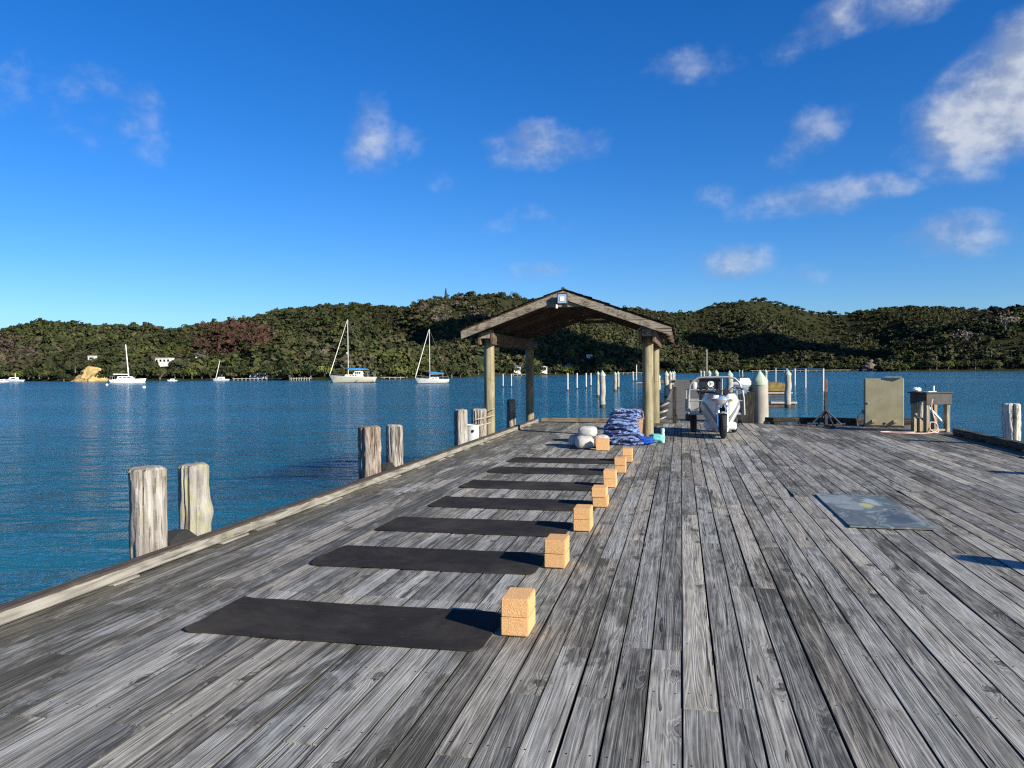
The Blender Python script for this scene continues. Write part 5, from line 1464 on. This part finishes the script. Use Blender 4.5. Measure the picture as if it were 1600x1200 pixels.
PRO = {'dark': [tree_proto(s, LEAFD, f, 240, t, l) for s, f, t, l in ((1, .9, .35, 5), (2, .75, .3, 6), (3, 1.05, .45, 4))],
       'olive': [tree_proto(s, LEAFO, f, 240, t, l) for s, f, t, l in ((4, .85, .3, 5), (5, .7, .4, 6))],
       'russet': [tree_proto(s, LEAFR, f, 170, t, l) for s, f, t, l in ((6, 1.2, .8, 4), (7, 1.3, .9, 4))],
       'green': [tree_proto(8, LEAFG, 0.85, 220, 0.3, 5), tree_proto(9, LEAFG, 0.75, 220, 0.35, 6)],
       'umbrella': [tree_proto(10, LEAFD, 0.42, 150, 1.0, 6)], 'open': [tree_proto(11, LEAFO, 1.2, 110, 0.9, 6, False, True)],
       'conifer': [tree_proto(12, LEAFD, 1, 260, 0.3, 1, True)], 'bare': [tree_proto(13, LEAFGR, 1.1, 150, 0.7, 6, False, True)]}


def tree(kind, px, d, r_, label, group=None, name='shore_tree', z=None):
    cm, tm = random.choice(PRO[kind]); x, y = world_xy(np.array([px]), np.array([d]))
    zz = float(surf(np.array([float(px)]), np.array([float(d)]))[0]) if z is None else z
    root = empty(name, (float(x[0]), float(y[0]), max(zz, WATER+0.1)-0.2), random.uniform(0, 6.28), label, 'tree', group); root.scale = (r_, r_, r_*random.uniform(0.9, 1.15))
    for nm, me in (('trunk', tm), ('crown', cm)):
        o = bpy.data.objects.new(nm, me); col.objects.link(o); o.parent = root
    return root


def front_depth(px):
    d = float(ip(px, SHORE))
    for (top, fr, w) in SPURS:
        if top[0][0]+12 < px < top[0][-1]-12: d = min(d, float(ip(px, fr)))
    return d


random.seed(21)
SEG = [(-30, 96, 'left of the clay slip'), (158, 400, 'between the clay slip and the white boat shed'), (400, 560, 'behind the larger yacht'), (560, 760, 'behind the smaller sloop'), (770, 1010, 'seen through the shelter'), (1060, 1350, 'behind the three-wheeler and the long white jetty'), (1382, 1640, 'on the right headland')]
for (a, b_, where) in SEG:
    x = float(a)
    while x < b_:
        kd = random.choices(('dark', 'olive', 'green'), (0.6, 0.3, 0.1 if a < 1000 else 0.04))[0]
        dd = front_depth(x); r_ = random.uniform(2.3, 3.9)*(1.15 if a > 1300 else 1.0)
        tree(kd, x, dd+random.uniform(1.0, 4.0), r_, ('low ' if r_ < 2.8 else 'tall ' if r_ > 3.4 else '')+{'dark': 'dark evergreen', 'olive': 'olive green', 'green': 'bright green'}[kd]+' shore tree '+where, 'shore trees '+where)
        x += r_*random.uniform(0.9, 1.5)*FPX/dd
for k in range(16):
    pxr = 312+k*6.6+random.uniform(-3, 3); pyr = 516+max(0, (pxr-335))*0.42+random.uniform(-6, 8)
    # walk up the slope until the line of sight is met
    ds_ = np.linspace(float(ip(pxr, SHORE))+15, float(ip(pxr, RIDGE)), 160); zz = terrain(np.full(160, pxr), ds_); lo = CAMH+ds_*slope_at(pxr, pyr)
    hit = np.argmax(zz > lo); dd = ds_[hit] if hit > 0 else ds_[120]
    tree('russet', pxr, dd, random.uniform(2.0, 2.8), 'russet brown tree in the stand on the left hillside', 'russet trees on the left hill', 'russet_tree')


for (a, dd, r_, lab) in ((100, 270, 2.3, 'dark bush at the left foot of the clay slip'), (157, 268, 2.4, 'dark bush at the right foot of the clay slip'), (118, 276, 2.2, 'dark tree overhanging the left top of the clay slip'), (135, 277, 2.4, 'dark tree overhanging the middle of the clay slip'), (148, 275, 2.1, 'dark tree overhanging the right top of the clay slip')):
    tree('dark', a, dd, r_, lab, None, 'shore_tree', WATER+(0.4 if a in (100, 157) else 4.0))


def sky_tree(kind, px, r_, label, name='skyline_tree', f_=1.0):
    d = float(ip(px, RIDGE))*f_; o = tree(kind, px, d, r_, label, None, name); o.location.z -= r_*(0.75 if kind in ('umbrella', 'open') else 0.2); return o


sky_tree('umbrella', 735, 4.6, 'flat-topped lone tree on the highest point of the middle hill')
sky_tree('conifer', 698, 2.6, 'pointed dark tree on the left shoulder of the middle hill')
sky_tree('dark', 660, 3.2, 'round dark tree at the left end of the middle hilltop')
sky_tree('open', 805, 4.6, 'feathery tree on the skyline left of the shelter roof')
sky_tree('open', 787, 3.0, 'small thin tree on the skyline left of the feathery tree')
sky_tree('open', 365, 3.4, 'left of two see-through trees on the left skyline')
sky_tree('open', 383, 3.0, 'right of two see-through trees on the left skyline')
sky_tree('dark', 1195, 4.2, 'dark clump of trees on the peak right of the shelter')
sky_tree('dark', 1245, 3.4, 'small round tree on the right shoulder of the peak')
tree('bare', 1570, 470, 6.5, 'tall bare reddish tree on the right headland', None, 'bare_tree')
tree('bare', 1508, 468, 5.0, 'thin brownish tree left of the bare tree on the right headland', None, 'bare_tree')
tree('bare', 500, 285, 3.6, 'pale leafless tree above the larger yacht', None, 'bare_tree')
tree('bare', 690, 470, 5.0, 'grey leafless tree on the middle hillside', None, 'bare_tree')

# ------------------------------------------------------------------ three-wheeled cargo motorcycle
root = empty('cargo_tricycle', (0.735, 16.62, 0.0), R(3.0), 'white three-wheeled cargo motorcycle with a grey tube frame facing the camera', 'motorcycle')
def wheel(x, y, rad, w, name='wheel'):
    wh = empty(name, (x, y, rad+0.003)); wh.parent = root
    my = Matrix.Rotation(R(90), 4, 'Y')
    m_ = MB(); pr_ = [(rad-w*0.75, -w/2), (rad-w*0.35, -w*0.55), (rad-w*0.08, -w*0.36), (rad, -w*0.14), (rad, w*0.14), (rad-w*0.08, w*0.36), (rad-w*0.35, w*0.55), (rad-w*0.75, w/2)]
    m_.lathe(pr_+[pr_[0]], 36, mtx=my); m_.build('tyre', RUBBER, wh)
    m_ = MB(); m_.lathe([(0.0, -w*0.18), (0.05, -w*0.35), (0.055, -w*0.1), (rad-w*0.95, -w*0.1), (rad-w*0.72, -w*0.42), (rad-w*0.72, w*0.42), (rad-w*0.95, w*0.1), (0.055, w*0.1), (0.05, w*0.35), (0.0, w*0.18)], 24, mtx=my); m_.build('rim', GALV, wh)
    # tread blocks
    m_ = MB()
    for k in range(30):
        a = 2*math.pi*k/30
        m_.box((-w*0.30, -0.010, rad-0.004), (w*0.30, 0.010, rad+0.006), 0, Matrix.Rotation(a, 4, 'X'))
    tag(m_.build('tread', RUBBER, wh), kind='stuff')
wheel(0.045, -0.72, 0.245, 0.105, 'front_wheel'); wheel(-0.43, 0.82, 0.23, 0.11, 'rear_wheel'); wheel(0.43, 0.82, 0.23, 0.11, 'rear_wheel')
FX = 0.045
m_ = MB(); V, F = [], []
for k in range(13):
    a = R(-75+k*8.5); 
    for (x, dr) in ((-0.075, -0.015), (-0.05, 0.012), (0, 0.022), (0.05, 0.012), (0.075, -0.015)):
        V.append((FX+x, -0.72-math.sin(a)*(0.275+dr), 0.25+math.cos(a)*(0.275+dr)))
for k in range(12):
    for q in range(4): F.append((k*5+q, k*5+q+1, (k+1)*5+q+1, (k+1)*5+q))
m_.add(V, F, True); m_.build('mudguard', GALV, root)
for s_ in (-1, 1):
    m_ = MB(); m_.tube([(FX+s_*0.085, -0.72, 0.25), (FX+s_*0.085, -0.63, 0.50), (FX+s_*0.085, -0.52, 0.88)], [0.024, 0.026, 0.032], 10); m_.build('fork_leg', CHROME, root)
hl = empty('headlight', (FX-0.01, -0.70, 0.775)); hl.parent = root; mx = Matrix.Rotation(R(90), 4, 'X')
m_ = MB(); m_.lathe([(0.0, -0.10), (0.06, -0.08), (0.092, 0.0), (0.097, 0.03), (0.088, 0.034)], 24, mtx=mx); m_.build('shell', CHROME, hl)
m_ = MB(); m_.lathe([(0.088, 0.028), (0.06, 0.045), (0.0, 0.052)], 24, mtx=mx); m_.build('lens', GLASSL, hl)
for s_ in (-1, 1):
    m_ = MB(); m_.lathe([(0.0, -0.03), (0.038, -0.02), (0.042, 0.02), (0.03, 0.03), (0.0, 0.022)], 16, (0, 0, 0), mtx=Matrix.Translation((FX+s_*0.055, -0.69, 0.655)) @ mx); m_.build('horn', CHROME, root)
    m_ = MB(); m_.lathe([(0.0, -0.06), (0.06, -0.05), (0.068, 0.02), (0.060, 0.03), (0.0, 0.03)], 18, mtx=Matrix.Translation((FX+s_*0.072, -0.56, 0.93)) @ Matrix.Rotation(R(60), 4, 'X')); m_.build('gauge', BLACKP, root)
hb = empty('handlebar', (FX, -0.5, 0.88)); hb.parent = root
m_ = MB(); m_.tube([(-0.40, 0.12, 0.10), (-0.30, 0.08, 0.14), (-0.20, 0.03, 0.13), (-0.10, -0.02, 0.02), (-0.05, -0.02, -0.02), (0.05, -0.02, -0.02), (0.10, -0.02, 0.02), (0.20, 0.03, 0.13), (0.30, 0.08, 0.16), (0.38, 0.12, 0.15)], 0.014, 8); m_.build('bar', CHROME, hb)
for s_ in (-1, 1):
    m_ = MB(); m_.tube([(s_*0.30, 0.08, 0.14), (s_*0.43, 0.13, 0.10)], 0.024, 10); m_.build('grip', RUBBER, hb)
    m_ = MB(); m_.tube([(s_*0.22, -0.03, 0.12), (s_*0.40, 0.02, 0.07)], 0.009, 6); m_.build('brake_lever', BLACKP, hb)
# fairing: two curved leg shields meeting behind the fork
def shield(s_):
    prof = [(0.95, 0.30, 0.05), (0.88, 0.34, 0.05), (0.78, 0.385, 0.06), (0.66, 0.40, 0.06), (0.54, 0.36, 0.06), (0.42, 0.295, 0.06), (0.32, 0.235, 0.06), (0.24, 0.19, 0.06), (0.18, 0.165, 0.06)]
    V, F = [], []; nu = 9
    for lay in (0, 1):
        for (z, xo, xi) in prof:
            for q in range(nu):
                t = q/(nu-1); x = xi+(xo-xi)*t
                y = -0.56+0.10*t+0.30*t**3 - 0.10*math.sin(math.pi*t)*(0.5+z*0.7)+0.10*(0.95-z)*0.2
                if z > 0.9: y += 0.05
                if lay: y += 0.022; x *= 0.985
                V.append((FX+s_*x, y, z-0.06))
    n = len(prof); o_ = n*nu
    for k in range(n-1):
        for q in range(nu-1):
            f_ = (k*nu+q, k*nu+q+1, (k+1)*nu+q+1, (k+1)*nu+q); F.append(f_ if s_ < 0 else f_[::-1]); f2 = tuple(i+o_ for i in f_); F.append(f2[::-1] if s_ < 0 else f2)
        F.append((k*nu+nu-1, (k+1)*nu+nu-1, (k+1)*nu+nu-1+o_, k*nu+nu-1+o_)); F.append((k*nu, k*nu+o_, (k+1)*nu+o_, (k+1)*nu))
    for q in range(nu-1): F.append((q, q+o_, q+1+o_, q+1)); F.append(((n-1)*nu+q, (n-1)*nu+q+1, (n-1)*nu+q+1+o_, (n-1)*nu+q+o_))
    m_ = MB(); m_.add(V, F, True); sh_ = m_.build('leg_shield', TRIKEW, root, 50)
    # diagonal stripe laid just proud of the shield
    V, F = [], []
    for k in range(9):
        z = 0.36+0.42*k/8; xo = np.interp(z, [p_[0] for p_ in prof][::-1], [p_[1] for p_ in prof][::-1])
        for dw in (0.0, 0.055):
            x = min(0.07+0.27*k/8+dw, xo-0.005); t = max(0, (x-0.06)/(xo-0.06)); y = -0.56+0.10*t+0.30*t**3-0.10*math.sin(math.pi*t)*(0.5+z*0.7)+0.10*(0.95-z)*0.2
            V.append((FX+s_*x, y-0.016, z-0.06))
    for k in range(8): f_ = (k*2, k*2+1, k*2+3, k*2+2); F.append(f_[::-1] if s_ < 0 else f_)
    m_ = MB(); m_.add(V, F, True); m_.build('stripe', GREYST, sh_)
shield(-1); shield(1)
for s_, mt in ((-1, ORANGE), (1, YELLOW)):
    V, F = blob((FX+s_*0.185, -0.615, 0.775), 0.048, 0.035, 0.024, 1, 1, 0, 1, 1, 14, 8, False); m_ = MB(); m_.add(V, F, True); m_.build('indicator', mt, root)
m_ = MB(); m_.box((-0.27, -0.30, 0.14), (0.36, 0.15, 0.30), 0.03); m_.build('footwell', TRIKEW, root)
m_ = MB(); m_.box((-0.20, -0.32, 0.30), (0.29, 0.10, 0.60), 0.05); m_.build('engine_cover', BLACKP, root)
m_ = MB(); m_.box((-0.17, 0.0, 0.58), (0.26, 0.42, 0.70), 0.05); m_.build('seat', BLACKP, root)
bed = empty('cargo_bed', (0, 0.62, 0.42)); bed.parent = root
m_ = MB(); m_.box((-0.54, -0.42, 0.0), (0.54, 0.72, 0.05), 0.006); m_.build('floor', GALV, bed)
for s_ in (-1, 1):
    m_ = MB(); m_.box((s_*0.54-0.012, -0.42, 0.052), (s_*0.54+0.012, 0.72, 0.30), 0.004); m_.build('side_panel', GALV, bed)
    m_ = MB(); m_.tube([(s_*0.56, -0.42, 0.02), (s_*0.555, -0.42, 0.52), (s_*0.555, 0.70, 0.52), (s_*0.56, 0.70, 0.02)], 0.018, 8); m_.build('side_rail', GALV, bed)
m_ = MB(); m_.box((-0.53, 0.70, 0.052), (0.53, 0.72, 0.30), 0.004); m_.build('tail_gate', GALV, bed)
m_ = MB(); m_.tube([(-0.575, -0.44, 0.0), (-0.57, -0.44, 0.40), (-0.545, -0.44, 0.62), (-0.48, -0.44, 0.72), (-0.36, -0.44, 0.79), (-0.2, -0.44, 0.80), (0.24, -0.44, 0.80), (0.38, -0.44, 0.77), (0.47, -0.44, 0.68), (0.53, -0.44, 0.52), (0.56, -0.44, 0.36), (0.575, -0.44, 0.0)], 0.021, 10); m_.build('front_hoop', GALV, bed)
for z in (0.30, 0.53):
    m_ = MB(); m_.tube([(-0.56, -0.435, z), (0.56, -0.435, z)], 0.014, 8); m_.build('cross_rail', GALV, bed)
for s_ in (-1, 1):
    m_ = MB(); m_.box((s_*0.50-0.10, 0.02, -0.16), (s_*0.50+0.10, 0.40, -0.005), 0.03); m_.build('rear_mudguard', BLACKP, bed)
# black box with the round emblem
bx = empty('cargo_box', (0, 0, 0)); bx.parent = bed
m_ = MB(); m_.box((-0.32, -0.36, 0.06), (0.10, 0.10, 0.785), 0.015); m_.build('case', BLACKP, bx)
m_ = MB(); m_.lathe([(0.0, 0.0), (0.066, 0.0), (0.066, 0.004), (0.0, 0.004)], 28, mtx=Matrix.Translation((-0.105, -0.361, 0.655)) @ mx); em = m_.build('emblem', WHITE, bx)
m_ = MB()
for k in range(3):
    a = R(90+120*k); m_.box((-0.006, -0.0065, 0.008), (0.006, -0.0045, 0.050), 0, Matrix.Translation((-0.105, -0.361, 0.655)) @ Matrix.Rotation(a, 4, 'Y'))
m_.box((-0.150, -0.3675, 0.650), (-0.060, -0.3655, 0.660)); m_.build('emblem_mark', BLACKP, bx)
m_ = MB()
xx = -0.155
for w in (0.012, 0.010, 0.014, 0.010, 0.012, 0.013, 0.010): m_.box((xx, -0.3645, 0.555), (xx+w, -0.3605, 0.580)); xx += w+0.0035
m_.build('emblem_wording', WHITE, bx)
m_ = MB(); m_.tube([(0.12, -0.42, 0.05), (0.12, -0.42, 0.79)], 0.014, 8); m_.build('upright', GALV, bed)
m_ = MB(); m_.lathe([(0.0, 0.0), (0.055, 0.0), (0.07, 0.05), (0.07, 0.16), (0.0, 0.17)], 14, (-0.45, -0.30, 0.55)); m_.build('canister', PVC, bed)

# ------------------------------------------------------------------ metal cabinet, steel stand, bench on the right
root = empty('metal_cabinet', (4.62, 19.38, 0.0), R(-9), 'khaki painted metal service cabinet standing at the far right corner', 'cabinet')
m_ = MB(); m_.box((-0.41, 0.012, 0.03), (0.41, 0.36, 1.13), 0.006); m_.build('body', KHAKID, root)
dr = empty('door', (0, 0, 0)); dr.parent = root
m_ = MB(); m_.box((-0.40, -0.02, 0.035), (0.415, 0.010, 1.135), 0.008); m_.build('panel', KHAKI, dr)
m_ = MB(); m_.lathe([(0.026, 0.0), (0.026, 0.012), (0.016, 0.016), (0.016, 0.008), (0.0, 0.008)], 16, mtx=Matrix.Translation((-0.345, -0.02, 0.56)) @ mx); m_.build('lock', GALV, dr)
for x in (-0.22, 0.235):
    m_ = MB(); m_.prism([(0, 0), (-0.05, 0.0), (-0.05, 0.045), (0, 0.075)], -0.035, 0.035, YZ((x, -0.021, 0.10))); m_.build('vent_hood', KHAKI, dr)
m_ = MB(); m_.lathe([(0.028, -0.001), (0.028, 0.006), (0.0, 0.006)], 16, mtx=Matrix.Translation((0.01, -0.021, 0.085)) @ mx); m_.build('cable_hole', BLACKP, dr)
m_ = MB(); m_.box((-0.43, -0.03, 0.002), (0.43, 0.38, 0.028), 0.004); m_.build('plinth', KERBXD, root)
m_ = MB(); m_.tube([(-0.415, 0.05, 0.36), (-0.50, 0.0, 0.33), (-0.56, -0.02, 0.22), (-0.575, -0.02, 0.08), (-0.55, -0.03, 0.015)], 0.012, 7); m_.build('cable', BLACKP, root)
m_ = MB(); m_.box((-0.48, 0.05, 0.29), (-0.412, 0.13, 0.40), 0.01); m_.build('socket', PVC, root)
m_ = MB(); m_.box((-0.17, -0.14, 0), (0.17, 0.14, 0.038), 0.006); o = m_.build('board_offcut', LEGW); o.location = (4.83, 19.42, 1.142); o.rotation_euler = (0, 0, -0.25); tag(o, 'short timber board lying on top of the metal cabinet', 'board')

root = empty('steel_stand', (3.37, 19.5, 0.0), R(8), 'dark steel post on splayed legs with a rusty top', 'stand')
m_ = MB(); m_.box((-0.034, -0.034, 0.01), (0.034, 0.034, 0.82), 0.005); m_.build('post', STEEL, root)
m_ = MB(); m_.box((-0.029, -0.029, 0.82), (0.029, 0.029, 1.13), 0.004); m_.build('rusty_sleeve', RUST, root)
for k in range(4):
    a = R(90*k+8); e = Vector((math.cos(a), math.sin(a), 0)); m_ = MB()
    m_.tube([e*0.03+Vector((0, 0, 0.36)), e*0.40+Vector((0, 0, 0.02))], 0.020, 6); m_.build('leg', STEEL, root)
    m_ = MB(); m_.tube([e*0.03+Vector((0, 0, 0.022)), e*0.46+Vector((0, 0, 0.022))], 0.020, 6); m_.build('foot', STEEL, root)

BC, BR = Vector((5.235, 18.08, 0)), R(27)
root = empty('work_bench', BC, BR, 'dark topped fish cleaning bench on timber legs in the right corner', 'bench')
def onb(x, y, z): c_, s_ = math.cos(BR), math.sin(BR); return (BC.x+x*c_-y*s_, BC.y+x*s_+y*c_, z)
m_ = MB(); m_.box((-0.36, -0.27, 0.835), (0.36, 0.27, 0.862), 0.005); m_.build('top', TABLEB, root)
m_ = MB(); m_.box((-0.325, -0.245, 0.60), (0.325, -0.222, 0.833), 0.004); m_.build('front_apron', TABLEB, root)
m_ = MB(); m_.prism([(-0.22, 0.70), (0.22, 0.60), (0.22, 0.833), (-0.22, 0.833)], -0.322, -0.30, YZ()); m_.build('side_apron', TABLEB, root)
for (x, y) in ((-0.255, -0.168), (0.265, -0.168), (-0.255, 0.18), (0.265, 0.18)):
    m_ = MB(); m_.box((x-0.044, y-0.05, 0.003), (x+0.044, y+0.05, 0.833), 0.006); m_.build('leg', LEGW, root)
m_ = MB(); m_.tube([(-0.20, -0.12, 0.58), (0.22, -0.12, 0.20)], 0.024, 10); m_.build('waste_pipe', WHITE, root)
m_ = MB(); m_.box((-0.208, -0.19, 0.03), (0.218, -0.15, 0.075), 0.004); m_.build('stretcher', LEGW, root)
m_ = MB(); m_.tube([(0.02, 0.15, 0.862), (0.02, 0.15, 0.98), (0.0, 0.13, 1.02), (-0.06, 0.08, 1.01)], 0.007, 7); m_.build('tap', BLACKP, root)
m_ = MB(); m_.tube([(0, 0, 0), (0, 0, 0.125)], 0.02, 10); o = m_.build('white_tube', WHITE); o.location = onb(0.13, 0.05, 0.863); tag(o, 'short white tube standing on the bench top', 'tube')
V, F = blob((0, 0, 0.05), 0.085, 0.08, 0.055, 1, 1, 0.3, 2.2, 4, 20, 12, False); m_ = MB(); m_.add(V, F, True); o = m_.build('white_container', WHITE); o.location = onb(-0.24, 0.12, 0.858); tag(o, 'small rounded white item on the left of the bench top', 'container')
m_ = MB(); m_.box((-0.14, -0.08, 0), (0.12, 0.08, 0.014), 0.004); o = m_.build('cutting_board', WHITE); o.location = onb(-0.07, -0.05, 0.864); o.rotation_euler = (0, 0, BR+0.2); tag(o, 'white cutting board lying on the bench top', 'board')
pile('mooring_pile', 5.17, 18.46, 0.17, 0.62, 'short whitish pile stub under the bench', PILEW, 30, GP, base=0.004, rough=1.4)
m_ = MB(); m_.box((-0.09, -0.09, 0.003), (0.09, 0.09, 0.30), 0.01); o = m_.build('timber_block', LEGW); o.location = (5.06, 18.18, 0); o.rotation_euler = (0, 0, BR); tag(o, 'squat timber block under the bench in front of the pile stub', 'block')
# hose: over the bench front and looped on the deck
m_ = MB(); pts = [(5.22, 17.83, 0.74), (5.19, 17.79, 0.70), (5.17, 17.78, 0.55), (5.21, 17.76, 0.35), (5.25, 17.72, 0.18), (5.26, 17.62, 0.06), (5.18, 17.55, 0.03), (5.08, 17.56, 0.10), (5.10, 17.60, 0.24), (5.22, 17.60, 0.20), (5.20, 17.55, 0.07), (5.0, 17.46, 0.022), (4.6, 17.42, 0.02), (4.25, 17.50, 0.02), (4.12, 17.62, 0.02), (4.35, 17.80, 0.02), (4.65, 17.66, 0.02), (4.85, 17.70, 0.02)]
def smooth(pts, n=6):
    q = [Vector(p) for p in pts]; out = []
    for i in range(len(q)-1):
        a, b_, c, d = q[max(i-1, 0)], q[i], q[i+1], q[min(i+2, len(q)-1)]
        for k in range(n):
            t = k/n; out.append(0.5*((2*b_)+(-a+c)*t+(2*a-5*b_+4*c-d)*t*t+(-a+3*b_-3*c+d)*t**3))
    return out+[q[-1]]
m_.tube(smooth(pts), 0.013, 7); tag(m_.build('garden_hose', PINKH), 'faded pink hose hanging from the bench and looped on the deck', 'hose')

# ------------------------------------------------------------------ two unseen clouds added towards the sun to shade part of the far slopes
SHADE_CLOUDM = plain('shade_cloud_white', (0.85, 0.86, 0.88), 1.0, var=0.03, spec=0.0)
for (px, d, rx, ry, sd, lab) in ((815, 432, 78, 52, 3, 'broad unseen cloud added right of the view to shade the middle hill'), (1205, 600, 88, 62, 8, 'flat unseen cloud added right of the view to shade the slopes below the peak')):
    x, y = world_xy(px, d); s_ = 330/SUN_DIR.z; c = Vector((x, y, 12))+SUN_DIR*s_
    V, F = blob((0, 0, 0), rx, ry, 16, 0.9, 0.9, 0.45, 2.4, sd, 60, 30, False); m_ = MB(); m_.add(V, F, True)
    o = m_.build('cloud', SHADE_CLOUDM, None, 90); o.location = c; tag(o, lab, 'cloud')
